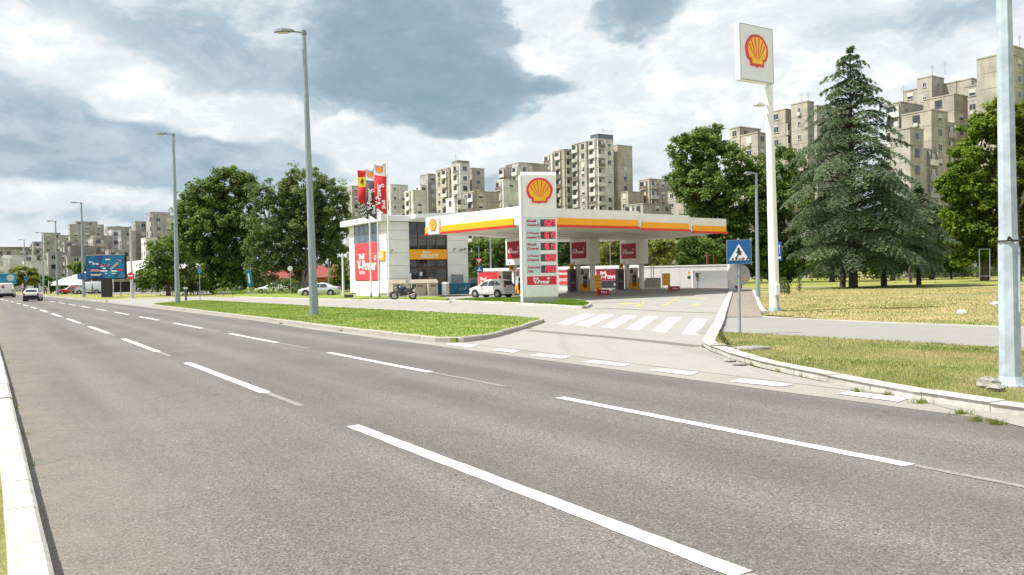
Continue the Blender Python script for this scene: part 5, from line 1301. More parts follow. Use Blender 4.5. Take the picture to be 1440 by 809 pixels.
# ------------------------------------------------------------------ vehicles
M_tyre = mat('tyre', (.022,.022,.022), .8); M_rim = mat('wheel_rim', (.42,.42,.43), .35, .6); M_tail = mat('tail_lamp_red', (.42,.015,.015), .25); M_carw = mat('car_white', (.72,.72,.71), .25, coat=.6, var=.03); M_cars = mat('car_silver', (.58,.60,.62), .28, .25, coat=.6, var=.04)
M_cglass = glass_mat('car_glass', (.02,.03,.032)); M_plate = mat('number_plate', (.55,.55,.52), .5); M_under = mat('underbody', (.015,.015,.015), .8); M_headl = mat('headlamp', (.6,.62,.62), .15)
def car(loc, rz, label, st, m, length, wr, wx, W_=.85, group=None, tail_z=.85, dark_bumper=False, cat='car', name='parked_car', glass=True, rear_win=None, side_win=None):
    """st: stations along x (front at -x): (x, zlow, zbelt, zroof, half width at belt, half width at roof)"""
    t = empty(name, loc, rz, label, cat, group)
    mb = MB(); vs = []; n = 8
    for (x, zl_, zb_, zr_, w1, w2) in st:
        mid = zl_+(zb_-zl_)*.5
        vs += [(x,-w1*.93,zl_),(x,-w1,mid),(x,-w1*.97,zb_),(x,-w2,max(zr_-.05, zb_+.005)),(x,-w2*.8,zr_+.01),(x,w2*.8,zr_+.01),(x,w2,max(zr_-.05, zb_+.005)),(x,w1*.97,zb_),(x,w1,mid),(x,w1*.93,zl_)]
    n = 10; fs = []
    for i in range(len(st)-1):
        for j in range(n): fs.append((i*n+j, i*n+(j+1) % n, (i+1)*n+(j+1) % n, (i+1)*n+j))
    fs += [tuple(range(n-1, -1, -1)), tuple(range((len(st)-1)*n, len(st)*n))]
    mb.mesh(vs, fs, 0, True); body = mb.build('body', m, t)
    md = body.modifiers.new('round', 'BEVEL'); md.width = .03; md.segments = 2; md.limit_method = 'ANGLE'; md.angle_limit = R(35)
    for x in wx:
        for s in (-1, 1):
            w1 = max(q[4] for q in st)
            MB().cyl((x, s*(w1-.22), wr+.03), (x, s*(w1+.008), wr+.03), wr*1.22, n=20).build('wheel_arch', M_under, body)
            wl = MB(); wl.cyl((x, s*(w1-.20), wr), (x, s*(w1+.012), wr), wr, n=22); wl = wl.build('wheel', M_tyre, t)
            rm = MB(); rm.cyl((x, s*(w1-.02), wr), (x, s*(w1+.022), wr), wr*.62, n=16)
            for k_ in range(5):
                a = k_*2*math.pi/5; rm.cyl((x, s*(w1+.026), wr), (x+wr*.55*math.cos(a), s*(w1+.03), wr+wr*.55*math.sin(a)), .035, n=5)
            rm.build('rim', M_rim, wl)
    if side_win:
        for poly in side_win:
            for s in (-1, 1):
                mb = MB(); pts = []
                for (x, z) in poly:
                    # interpolate the body half width at this point
                    for i in range(len(st)-1):
                        if st[i][0] <= x <= st[i+1][0]:
                            f_ = (x-st[i][0])/(st[i+1][0]-st[i][0]); q = [st[i][k_]+(st[i+1][k_]-st[i][k_])*f_ for k_ in range(6)]; break
                    zz = min(max(z, q[2]), q[3]-.04); u = (zz-q[2])/max(.05, q[3]-.05-q[2]); pts.append((x, s*(q[4]*.97+(q[5]-q[4]*.97)*min(1, u)+.012), z))
                mb.face(pts if s < 0 else pts[::-1]); mb.face([(a, b-s*.02, c) for a, b, c in (pts[::-1] if s < 0 else pts)]); mb.build('side_window', M_cglass, t)
    if rear_win:
        x0, z0, w0, x1, z1, w1 = rear_win
        MB().mesh([(x0,-w0,z0),(x0,w0,z0),(x1,w1,z1),(x1,-w1,z1),(x0-.03,-w0,z0),(x0-.03,w0,z0),(x1-.03,w1,z1),(x1-.03,-w1,z1)],
                  [(0,1,2,3),(7,6,5,4),(0,4,5,1),(1,5,6,2),(2,6,7,3),(3,7,4,0)]) if False else None
        mb = MB(); mb.mesh([(x0,-w0,z0),(x0,w0,z0),(x1,w1,z1),(x1,-w1,z1),(x0-.03,-w0,z0),(x0-.03,w0,z0),(x1-.03,w1,z1),(x1-.03,-w1,z1)],
                  [(0,1,2,3),(7,6,5,4),(0,4,5,1),(1,5,6,2),(2,6,7,3),(3,7,4,0)]); mb.build('rear_window', M_cglass, t)
    xe = st[-1][0]; w1 = st[-1][4]
    for s in (-1, 1):
        MB().bbox(xe-.12, xe+.02, min(s*w1*.98, s*(w1-.2)), max(s*w1*.98, s*(w1-.2)), tail_z-.12, tail_z+.12, .015).build('tail_light', M_tail, t)
        MB().bbox(st[0][0]-.01, st[0][0]+.15, min(s*w1*.95, s*(w1-.3)), max(s*w1*.95, s*(w1-.3)), .62, .74, .015).build('headlight', M_headl, t)
        xm = wx[0]+.62; MB().bbox(xm-.06, xm+.08, min(s*.88, s*1.02)-.0, max(s*.88, s*1.02), .98, 1.12, .02).build('mirror', m, t)
    MB().box(xe+.0, xe+.022, -.26, .26, tail_z-.17, tail_z-.06).build('licence_plate', M_plate, t)
    MB().bbox(xe-.25, xe+.05, -w1*.98, w1*.98, .26, (.66 if dark_bumper else .52), .03).build('rear_bumper', M_under if dark_bumper else m, t)
    MB().bbox(st[0][0]-.04, st[0][0]+.2, -w1*.93, w1*.93, .22, .42, .03).build('front_bumper', M_under if dark_bumper else m, t)
    MB().box(st[0][0]+.3, xe-.2, -w1*.85, w1*.85, .16, .30).build('underbody', M_under, t)
    return t
SW_hatch = [[(-.72,.92),(-.30,1.30),(.14,1.36),(.14,.94)], [(.20,.94),(.20,1.36),(.78,1.36),(.85,.97)], [(.92,.98),(.90,1.33),(1.32,1.26),(1.42,1.02)]]
ST_mpv = [(-1.86,.28,.62,.66,.70,.62),(-1.72,.24,.74,.80,.80,.70),(-1.2,.24,.84,.94,.84,.74),(-.86,.24,.88,1.0,.84,.70),(-.25,.24,.90,1.42,.84,.62),(.3,.24,.92,1.50,.84,.63),(1.1,.24,.95,1.48,.84,.62),(1.62,.24,.97,1.38,.82,.60),(1.80,.26,.96,1.02,.80,.70),(1.86,.30,.86,.90,.76,.66)]
q = at(692, 419, 67); q.z = .02
c1 = car(q, R(-36), 'white compact hatch car refuelling at the canopy edge, rear quarter towards the road', ST_mpv, M_carw, 3.7, .29, (-1.18, 1.18), tail_z=.95, side_win=SW_hatch,
    rear_win=(1.835,1.0,.64,1.665,1.36,.54), name='parked_car')
SW_sed = [[(-.78,.90),(-.22,1.30),(.12,1.33),(.12,.90)], [(.18,.90),(.18,1.33),(.72,1.30),(.98,.94),(.98,.92)]]
ST_sed = [(-2.2,.30,.56,.60,.68,.6),(-2.05,.24,.68,.72,.80,.7),(-1.4,.22,.82,.88,.84,.74),(-.95,.22,.86,.96,.84,.70),(-.2,.22,.88,1.38,.84,.58),(.35,.22,.89,1.43,.84,.60),(.85,.22,.90,1.34,.84,.58),(1.45,.22,.92,1.02,.84,.72),(2.0,.24,.90,.96,.82,.72),(2.18,.30,.82,.86,.76,.66)]
q = at(450, 415.2, 86); q.z = .02
car(q, R(2), 'silver sedan parked broadside on the grass edge left of the shop', ST_sed, M_cars, 4.4, .30, (-1.36, 1.28), tail_z=.82, side_win=SW_sed, rear_win=(1.42,1.0,.55,.98,1.30,.46))
ST_hat = [(-1.95,.28,.58,.62,.70,.64),(-1.8,.24,.70,.76,.80,.70),(-1.1,.22,.84,.92,.82,.72),(-.8,.22,.86,.96,.82,.68),(-.1,.22,.88,1.34,.82,.60),(.5,.22,.9,1.40,.82,.60),(1.3,.22,.92,1.34,.82,.58),(1.72,.24,.90,.98,.81,.70),(1.82,.28,.84,.88,.78,.70)]
q = at(46.5, 424.7, 90); q.z = 0
c3 = car(q, R(90+26), 'old white hatchback with black bumper driving away on the road', ST_hat, M_carw, 3.8, .29, (-1.2, 1.15), tail_z=.80, dark_bumper=True, side_win=[[(-.5,.90),(-.1,1.26),(.2,1.29),(.2,.91)],[(.26,.91),(.26,1.29),(1.0,1.27),(1.2,.95)]],
    rear_win=(1.72,.99,.60,1.36,1.31,.50), name='moving_car')
c3.rotation_euler = (0, 0, R(-65))
ST_van = [(-2.4,.35,.8,.86,.75,.7),(-2.1,.3,1.05,1.12,.88,.8),(-1.5,.3,1.15,1.7,.92,.74),(-1.0,.3,1.18,2.12,.93,.78),(.5,.3,1.2,2.18,.93,.80),(2.2,.3,1.2,2.16,.93,.80),(2.34,.35,1.2,2.05,.92,.78)]
q = at(10.5, 418.3, 121); q.z = 0
c4 = car(q, R(-62), 'white panel van with dark bumper driving ahead on the far road', ST_van, M_carw, 4.8, .33, (-1.6, 1.4), tail_z=1.0, dark_bumper=True, side_win=[[(-1.5,1.22),(-1.2,1.75),(-.7,1.8),(-.7,1.22)]], rear_win=(2.33,1.25,.72,2.30,1.9,.66), cat='van', name='moving_van')
MB().cyl((2.345,-.35,1.62), (2.365,-.35,1.62), .2, n=14).build('red_round_print', M_tail, c4)
for (px, py, Zd, rz, mm, lb, gr) in [(101, 412, 152, R(10), mat('car_red', (.45,.01,.03), .3, coat=.5), 'red car parked in front of the white marquee', None), (118, 412, 150, R(5), mat('car_grey', (.35,.38,.42), .3, .3, coat=.5), 'grey car parked behind the lamp by the marquee', None),
        (140, 411.5, 148, R(5), mat('car_grey', (0,0,0)), 'grey-blue car parked just left of the billboard leg', None), (512-83, 411, 120, R(60), M_carw, 'white car half hidden behind the round sign hedge', None),
        (492, 408.5, 128, R(5), mat('car_blue', (.10,.17,.24), .3, coat=.5), 'blue car parked behind the silver sedan tail', None), (212, 410, 150, R(5), M_cars, 'silver car parked under the round tree at left', None), (382, 411.5, 108, R(15), M_carw, 'white car parked under the trees by the red-roofed kiosk', None),
        (659, 410, 100, R(40), M_under, 'dark car parked beyond the shop, seen in the gap', None), (790, 411, 97, R(10), M_carw, 'white car low behind the price sign', None)]:
    q = at(px, py, Zd); q.z = 0
    car(q, rz, lb, ST_sed, mm, 4.4, .30, (-1.36, 1.28), tail_z=.82, side_win=SW_sed, group='cars parked in the far lots')
q = at(127, 411.5, 146); q.z = 0
car(q, R(8), 'white van parked in front of the marquee beside a figure in teal', ST_van, M_cars, 4.8, .33, (-1.6, 1.4), tail_z=1.0, side_win=[[(-1.5,1.22),(-1.2,1.75),(-.7,1.8),(-.7,1.22)]], cat='van', name='parked_van')

# motorcycle
q = at(568, 421.2, 65); q.z = .012
mc = empty('motorcycle', q, R(2), 'black touring motorcycle with top case parked on its stand before the containers', 'motorcycle')
M_mblk = mat('motor_black', (.016,.017,.02), .35, coat=.4); M_mblue = mat('motor_dark_blue', (.02,.035,.055), .3, coat=.5); M_chrome = mat('engine_metal', (.32,.29,.25), .35, .7)
for (x, r_) in ((-.76, .33), (.72, .32)):
    wl = MB().torus((x,0,r_), (0,1,0), r_-.055, .062, 24, 8).build('wheel', M_tyre, mc)
    rm = MB(); rm.torus((x,0,r_), (0,1,0), r_-.12, .018, 20, 6); rm.cyl((x,-.07,r_), (x,.07,r_), .05, n=10)
    for k_ in range(8): a = k_*math.pi/4; rm.cyl((x,0,r_), (x+(r_-.12)*math.cos(a),0,r_+(r_-.12)*math.sin(a)), .010, n=5)
    rm.cyl((x,-.08,r_), (x,-.07,r_), .13, n=16); rm.build('rim', M_rim, wl)
fr = MB()
fr.tube([(-.42,0,.92),(-.28,0,.55),(-.18,0,.34),(.20,0,.34),(.34,0,.52),(.72,-.0,.32)], .035, 8); fr.tube([(-.42,0,.90),(0,0,.80),(.35,0,.78),(.85,0,.86)], .03, 8); fr.build('frame', M_mblk, mc)
for s in (-1, 1): MB().tube([(-.76,s*.09,.33),(-.62,s*.09,.62),(-.44,s*.08,1.0)], .028, 8).build('fork', M_chrome, mc)
MB().bbox(-.28,.28,-.18,.18,.30,.72,.05).cyl((-.05,0,.55),(-.14,0,.80),.10,.09,10).build('engine', M_mblk, mc)
tk = MB(); tk.ball((-.14,0,.92), .36, .19, .20, 12); tk.bbox(-.46,-.10,-.19,.19,.55,.86,.08); tk.build('fuel_tank', M_mblue, mc)
sm2 = MB(); sm2.mesh([(.08,-.13,.86),(.08,.13,.86),(.55,.14,.82),(.55,-.14,.82),(.9,.1,.90),(.9,-.1,.90),(.08,-.11,.94),(.08,.11,.94),(.5,.12,.90),(.5,-.12,.90),(.9,.08,.98),(.9,-.08,.98)],
  [(0,3,2,1),(3,5,4,2),(6,7,8,9),(9,8,10,11),(0,1,7,6),(4,5,11,10),(1,2,8,7),(2,4,10,8),(3,0,6,9),(5,3,9,11)]); sm2.build('seat', M_mblk, mc)
MB().bbox(.66,1.0,-.20,.20,1.0,1.26,.05).build('top_case', M_mblk, mc); MB().tube([(.6,0,.9),(.82,0,1.0)], .03).build('rack', M_mblk, mc)
hb = MB(); hb.tube([(-.36,-.36,1.10),(-.42,-.15,1.06),(-.42,.15,1.06),(-.36,.36,1.10)], .018, 6)
for s in (-1, 1): hb.tube([(-.40,s*.3,1.10),(-.42,s*.38,1.27)], .01, 5); hb.ball((-.42,s*.40,1.30), .02, .07, .045, 8)
hb.build('handlebar', M_mblk, mc)
MB().mesh([(-.62,-.16,.92),(-.62,.16,.92),(-.48,.15,1.28),(-.48,-.15,1.28),(-.42,-.17,.9),(-.42,.17,.9)], [(0,1,2,3),(4,3,2,5),(0,3,4),(1,5,2),(0,4,5,1)]).build('fairing', M_mblue, mc) if False else None
fa = MB(); fa.mesh([(-.64,-.15,.90),(-.64,.15,.90),(-.47,.14,1.25),(-.47,-.14,1.25),(-.38,-.18,.86),(-.38,.18,.86)], [(0,1,2,3),(4,3,2,5),(0,3,4),(1,5,2),(0,4,5,1)]); fa.build('fairing', M_mblue, mc)
MB().cyl((-.66,0,.95),(-.60,0,.95),.09,n=14).build('headlight', M_headl, mc)
fd = MB()
for i in range(7):
    a0, a1 = R(30+i*18), R(48+i*18); fd.cyl((-.76+.40*math.cos(a0),0,.33+.40*math.sin(a0)), (-.76+.40*math.cos(a1),0,.33+.40*math.sin(a1)), .05, n=6)
fd.build('front_mudguard', M_mblk, mc)
MB().tube([(-.2,-.14,.42),(.1,-.18,.30),(.5,-.19,.34),(.95,-.2,.48)], [.025,.025,.05,.05], 10).build('exhaust', M_chrome, mc)
MB().tube([(.1,-.1,.34),(.18,-.28,.02)], .015, 6).build('side_stand', M_mblk, mc); MB().bbox(1.0,1.03,-.06,.06,.80,.90,.005).build('tail_light', M_tail, mc)
MB().bbox(.28,.70,-.2,.2,.62,.84,.06).build('side_panel', M_mblk, mc)

# people ------------------------------------------------------------------
def skin(name, verts, edges, radii, m, parent, root=0, sub=1):
    me = bpy.data.meshes.new(name); me.from_pydata(verts, edges, []); me.materials.append(m)
    o = link(name, me, parent); md = o.modifiers.new('skin', 'SKIN'); lay = me.skin_vertices if len(me.skin_vertices) else None
    if lay is None:
        bpy.context.view_layer.objects.active = o
        bpy.ops.mesh.customdata_skin_add()
    sv = me.skin_vertices[0].data
    for i, r_ in enumerate(radii): sv[i].radius = (r_, r_) if not isinstance(r_, tuple) else r_; sv[i].use_root = (i == root)
    md.use_smooth_shade = True
    s_ = o.modifiers.new('sub', 'SUBSURF'); s_.levels = sub; s_.render_levels = sub; return o
M_skin = mat('skin_tone', (.45,.27,.19), .6); M_hair = mat('dark_hair', (.03,.02,.015), .7)
def person(loc, rz, H, shirt, trou, label, stride=.0, armf=0.0, group=None):
    t = empty('person', loc, rz, label, 'person', group); k_ = H/1.75
    S = lambda v: tuple(c*k_ for c in v)
    body = [(0,0,.93),(0,0,1.15),(0,0,1.38),(0,0,1.48),(0,-.01,1.57),(0,-.015,1.66),
            (.10,0,.88),(.11,-stride,.48),(.11,-stride*1.3+.02,.08),(.11,-stride*1.3-.12,.04),(-.10,0,.88),(-.11,stride,.48),(-.11,stride*1.5,.08),(-.11,stride*1.5-.12,.04),
            (.18,0,1.40),(.24,.02,1.14),(.25,-.06-armf,.92),(.26,-.08-armf*1.1,.84),(-.18,0,1.40),(-.24,.02,1.14),(-.25,-.06-armf*.5,.92),(-.26,-.08-armf*.6,.84)]
    ed = [(0,1),(1,2),(2,3),(3,4),(4,5),(0,6),(6,7),(7,8),(8,9),(0,10),(10,11),(11,12),(12,13),(2,14),(14,15),(15,16),(16,17),(2,18),(18,19),(19,20),(20,21)]
    rd = [.13,.115,.12,.05,.085,.085,.08,.055,.04,.035,.08,.055,.04,.035,.055,.042,.033,.03,.055,.042,.033,.03]
    skin('body', [S(v) for v in body], ed, [r_*k_ for r_ in rd], M_skin, t)
    sh_ = [(0,0,.90),(0,0,1.15),(0,0,1.39),(.19,0,1.41),(.24,.02,1.20),(-.19,0,1.41),(-.24,.02,1.20)]
    skin('shirt', [S(v) for v in sh_], [(0,1),(1,2),(2,3),(3,4),(2,5),(5,6)], [.15*k_,.135*k_,.135*k_,.07*k_,.06*k_,.07*k_,.06*k_], shirt, t)
    tr = [(0,0,.95),(.10,0,.86),(.11,-stride,.48),(.11,-stride*1.3+.02,.12),(-.10,0,.86),(-.11,stride,.48),(-.11,stride*1.5,.12)]
    skin('trousers', [S(v) for v in tr], [(0,1),(1,2),(2,3),(0,4),(4,5),(5,6)], [.145*k_,.10*k_,.07*k_,.06*k_,.10*k_,.07*k_,.06*k_], trou, t)
    MB().ball(S((0,.015,1.66)), .095*k_, .10*k_, .10*k_, 10).build('hair', M_hair, t)
    MB().ball(S((0,-.045,1.62)), .075*k_, .07*k_, .095*k_, 10).build('face', M_skin, t)
    return t
C_dk = mat('dark_cloth', (.02,.02,.025), .9); C_teal = mat('teal_cloth', (.01,.30,.27), .8); C_jean = mat('denim', (.06,.09,.15), .9); C_gry = mat('grey_cloth', (.2,.2,.2), .9); C_wht = mat('white_cloth', (.6,.6,.58), .9)
for (px, py, Zd, rz, H, a_, b2, lb, sr, af) in [
    (605.5, 414, 74.5, 0, 1.75, C_dk, C_dk, 'person in dark clothes standing at the shop door behind the litter bin', .02, .15),
    (703, 414, 70.5, 150, 1.78, C_dk, C_jean, 'person in a dark top reaching over the roof of the white car', .05, .35),
    (713.5, 414, 71.5, 200, 1.76, C_dk, C_dk, 'person in dark clothes by the cabinet, right of the other at the white car', .02, .1),
    (130, 414, 122, 100, 1.72, C_teal, C_gry, 'person in a teal top walking left of the billboard leg', .14, .1),
    (64, 411.5, 150, 80, 1.75, C_dk, C_dk, 'person in black walking by the distant lamp above the hatchback', .15, .1),
    (33, 414, 135, 20, 1.75, C_gry, C_dk, 'person in grey standing between the van and the hatchback', .05, .1),
    (232, 408.5, 140, 60, 1.7, C_wht, C_jean, 'person in a white shirt under the round tree, right one', .12, .1),
    (222, 408.5, 141, 60, 1.65, mat('pink_cloth', (.5,.2,.2), .9), C_dk, 'person in a pinkish top under the round tree, left one', .12, .1)]:
    q = at(px, py, Zd); q.z = .12 if Zd < 80 and px < 620 else .01
    person(q, R(rz), H, a_, b2, lb, sr, af)

# billboard ------------------------------------------------------------------
q = at(150.5, 418, 106); q.z = .0
bb = empty('billboard', q, R(4), 'large blue advertising billboard on a thick black leg beside the road', 'billboard')
zb, zt = at(150,393,106).z, at(150,358.5,106).z
MB().bbox(-.62, .62, -.3, .3, 0, zb+.2, .03).build('leg', M_black, bb)
fr = MB().bbox(-2.55, 2.60, -.28, .28, zb, zt, .06).build('cabinet', M_black, bb)
def print_mat(name, cols, sc, bias=.5):
    m = bpy.data.materials.new(name); m.use_nodes = True; t = NT(m.node_tree); b = t.n['Principled BSDF']; g = t.node('ShaderNodeNewGeometry')
    n1_ = t.noise(g.outputs['Position'], sc, 3, .6, .6); n2_ = t.noise(g.outputs['Position'], sc*2.3, 4, .6, .3)
    c = t.mix(t.ramp(n1_, .38, .6), rgb(cols[0]), rgb(cols[1])); c = t.mix(t.ramp(n2_, bias, bias+.1), c, rgb(cols[2]))
    t.l.new(c, b.inputs['Base Color']); b.inputs['Roughness'].default_value = .35; return m
MB().box(-2.42, 2.47, -.295, -.27, zb+.16, zt-.14).build('poster', print_mat('poster_blue', [(.003,.05,.22),(.004,.16,.34),(.01,.22,.38)], .55), fr)
mb = MB(); zc = (zb+zt)/2; rr = random.Random(4)
def pane(cx_, cz_, w_, h_, mi, sk=0): mb.xz([(cx_-w_+sk,cz_-h_),(cx_+w_,cz_-h_+sk*.3),(cx_+w_-sk,cz_+h_+sk*.3),(cx_-w_,cz_+h_)], -.302-.0011*(len(mb.f) % 9), -.298, mi)
for i in range(9): pane(-1.9+i*.22, zc+.75-i*.11+rr.uniform(-.12,.12), .22, .10, rr.choice([0,3,4]), .08)
for i in range(8): pane(.75+i*.17, zc-.28+i*.16+rr.uniform(-.05,.05), .20, .09, rr.choice([0,3,5,4]), .06)
for i in range(7): pane(-.6+i*.18, zc+.25+rr.uniform(-.15,.12), .12, .10, rr.choice([1,4,2,5]), .05)
pane(-1.35, zc-.42, .58, .14, 1); pane(-.2, zc-.52, .48, .09, 0); pane(1.15, zc-.55, .38, .10, 0); pane(1.95, zc-.42, .27, .14, 2); pane(.35, zc+1.0, .30, .09, 0)
pane(-1.2, zc-.95, .7, .05, 0); pane(-1.3, zc-1.1, .6, .04, 0); pane(.1, zc-.85, .12, .07, 0); pane(1.1, zc-.86, .3, .06, 0)
mb.build('poster_print', [M_white, mat('print_salmon',(.75,.30,.22),.4), M_fred, mat('print_sky',(.25,.50,.62),.4), mat('print_navy',(.02,.03,.12),.4), mat('print_tan',(.55,.42,.25),.4)], fr)
q = at(117, 393, 103.6); t = empty('blue_banner', q, R(4), 'small dark blue hanging panel across the lamp left of the billboard', 'banner'); z1, z0 = at(117,384,103.6).z-q.z, at(117,393.3,103.6).z-q.z
for i in range(4): MB().bbox(-.64+.33*i, -.33+.33*i, -.25, -.21, z0, z1, .008).build('panel_strip', mat('banner_navy', (.01,.09,.26), .5, var=.3), t)
MB().box(-.66,.70,-.20,-.17,z1-.1,z1-.02).build('rail', M_galvd, t)

# far blue advertisement beyond the van
q = at(6, 405, 150); q.z = 0; t = empty('billboard', q, R(20), 'blue billboard with a pale round picture behind the white van', 'billboard')
z0, z1 = at(6,400,150).z, at(6,385,150).z
cb_ = MB().bbox(-2.6, 2.0, -.12, .12, z0, z1, .03).build('panel', print_mat('poster_blue2', [(.01,.20,.36),(.02,.30,.45),(.01,.22,.40)], .5), t)
MB().cyl((1.1,-.14,(z0+z1)/2+.2),(1.1,-.12,(z0+z1)/2+.2),.62,n=20).build('pale_round_print', mat('print_pale2',(.5,.62,.6),.5), cb_); MB().box(-.15,.15,-.1,.1,0,z0).build('leg', M_galvd, t)

# marquee, parasols, kiosk ----------------------------------------------------
M_tent = mat('tent_white', (.80,.79,.74), .7, var=.04)
def W0(px, Zd): p = at(px, 400, Zd); p.z = 0; return p
o_ = W0(68, 160); e_ = W0(250, 160)
mq = empty('marquee', o_, 0, 'big white marquee roof behind the billboard', 'marquee'); L = e_.x-o_.x; hz_ = at(68,395,160).z; rz_ = at(125,366,160).z
mb = MB(); vs = [(0,0,hz_-.5),(L,0,hz_+1.8),(L,16,hz_+1.8),(0,16,hz_-.5),(L*.34,8,rz_-.6),(L*.8,8,rz_+.5)]
mb.mesh(vs, [(0,1,5,4),(1,2,5),(2,3,4,5),(3,0,4),(0,3,2,1)]); mb.build('roof_cover', M_tent, mq)
for k_ in range(7): MB().cyl((L*k_/6,0.1,0),(L*k_/6,.1,hz_+.3*k_),.08,n=6).build('leg', M_white, mq)
mb = MB(); mb.box(L*.05, L*.98, 6, 6.1, 0, hz_-.5); mb.build('back_curtain', mat('curtain_dark', (.10,.08,.07), .9, var=.4), mq)
for (px, Zd, wp_, lb) in ((90, 148, 26, 'left white square parasol in front of the marquee'), (110, 146, 22, 'right white square parasol in front of the marquee')):
    q = W0(px, Zd); t = empty('parasol', q, R(8), lb, 'parasol', 'white parasols by the marquee'); w2 = wp_/2/FPX*Zd; zt_ = at(px,393.5,Zd).z; ze = at(px,401,Zd).z
    mb = MB(); mb.mesh([(-w2,-w2,ze),(w2,-w2,ze),(w2,w2,ze),(-w2,w2,ze),(0,0,zt_+.4)], [(0,1,4),(1,2,4),(2,3,4),(3,0,4),(3,2,1,0)]); mb.build('canopy', M_tent, t); MB().cyl((0,0,0),(0,0,zt_),.04,n=6).build('pole', M_bronze, t)
q = W0(432, 128); kk = empty('kiosk', q, 0, 'low kiosk with a red tiled hip roof and orange band behind the trees', 'building')
M_rtile = mat('red_roof_tiles', (.26,.055,.035), .8, var=.25, vscale=3)
zr0, zr1 = at(432,390,128).z, at(432,373,128).z
MB().box(-6.3, 5.2, 0, 7, 0, zr0).build('wall', mat('kiosk_wall', (.16,.07,.04), .8, var=.5, vscale=1.5), kk)
mb = MB(); mb.mesh([(-7,-.6,zr0-.1),(5.8,-.6,zr0-.1),(5.8,7.6,zr0-.1),(-7,7.6,zr0-.1),(-4.4,3.2,zr1),(3.6,3.2,zr1)], [(0,1,5,4),(1,2,5),(2,3,4,5),(3,0,4),(0,3,2,1)]); mb.build('roof', M_rtile, kk)
MB().box(-6.35,5.25,-.08,0,zr0-.75,zr0-.25).build('orange_band', mat('kiosk_orange', (.65,.28,.05), .6, var=.3), kk)
for i in range(5): MB().box(-5.6+i*2.2,-4.4+i*2.2,-.05,.02,.7,1.9).build('window', M_glass, kk)
q = W0(372, 132); k2 = empty('kiosk', q, 0, 'second small red-roofed kiosk left of the larger one', 'building')
MB().box(-2.6,2.2,0,5,0,2.6).build('wall', mat('kiosk_wall', (0,0,0)), k2); mb = MB(); mb.mesh([(-3,-.5,2.5),(2.6,-.5,2.5),(2.6,5.5,2.5),(-3,5.5,2.5),(-.8,2.5,4.1),(.6,2.5,4.1)], [(0,1,5,4),(1,2,5),(2,3,4,5),(3,0,4),(0,3,2,1)]); mb.build('roof', M_rtile, k2)
MB().box(-1.8,1.4,-.05,.02,.8,1.9).build('window', M_glass, k2)
q = W0(283, 145); k3_ = empty('market_stall', q, 0, 'row of low pale stalls with reddish roof under the left trees', 'building')
MB().box(-6,5,0,5,0,2.8).build('wall', mat('stall_wall', (.35,.30,.25), .8, var=.5, vscale=1.2), k3_); MB().box(-6.5,5.5,-.8,5.5,2.8,3.2).build('roof', M_rtile, k3_)
for i in range(4): MB().box(-5.4+i*2.7,-3.4+i*2.7,-.06,.02,.3,2.3).build('opening', M_int, k3_)
# playground frame, saplings
q = W0(1385, 95); t = empty('exercise_frame', q, 0, 'grey metal climbing frame in the park left of the near pole', 'frame'); H = at(1385,350,95).z
for x in (-.62,.62): MB().cyl((x,0,0),(x,0,H),.055,n=8).build('post', M_galv, t)
for z in (.6,H-.05,): MB().cyl((-.62,0,z),(.62,0,z),.04,n=8).build('rung', M_galv, t)
for (px, py, Zd, h_) in ((1098,413,56,1.25),(1103.5,414,54,1.3),(1108.5,415,55,1.05),(1124,411,60,1.9)):
    q = G(px, py); q.z = 0; t = empty('sapling', q, 0, {1098:'left one of three thin young saplings right of the sign mast base',1103.5:'middle one of three thin young saplings right of the sign mast base',1108.5:'right one of three thin young saplings, the shortest, by the sign mast base'}[px] if px != 1124 else 'tallest sapling, standing apart to the right of the other three', 'sapling', 'saplings beside the mast' if px != 1124 else None)
    C = RNG.normal(size=(240, 3))*np.array([.10,.10,0])+np.array([0,0,1])*RNG.uniform(.1, h_, (240, 1)); leaves('foliage', C, RNG.normal(size=(240, 3)), .07*np.ones(240), .03*np.ones(240), ML_dark, t, RNG.uniform(0, .5, 240))
    MB().cyl((0,0,0),(0,0,h_),.025,.01,6).build('stem', M_barkd, t)
# traffic signals on the far left
for (px, py, Zd, lb) in ((37.5, 411, 140, 'distant bent signal pole with a blue round sign above the white van'),):
    q = W0(px, Zd); t = empty('traffic_signal', q, 0, lb, 'traffic light'); H = at(px,381,Zd).z
    MB().tube([(0,0,0),(0,0,H-.8),(-.2,0,H-.2),(-1.0,0,H)], .07, 8).build('pole', M_galv, t); z = at(px,392,Zd).z; MB().cyl((0,-.12,z),(0,-.08,z),.36,n=16).build('blue_disc', M_blue, t); MB().bbox(-.2,.2,-.3,-.1,1.6,2.5,.03).build('signal_box', M_black, t)

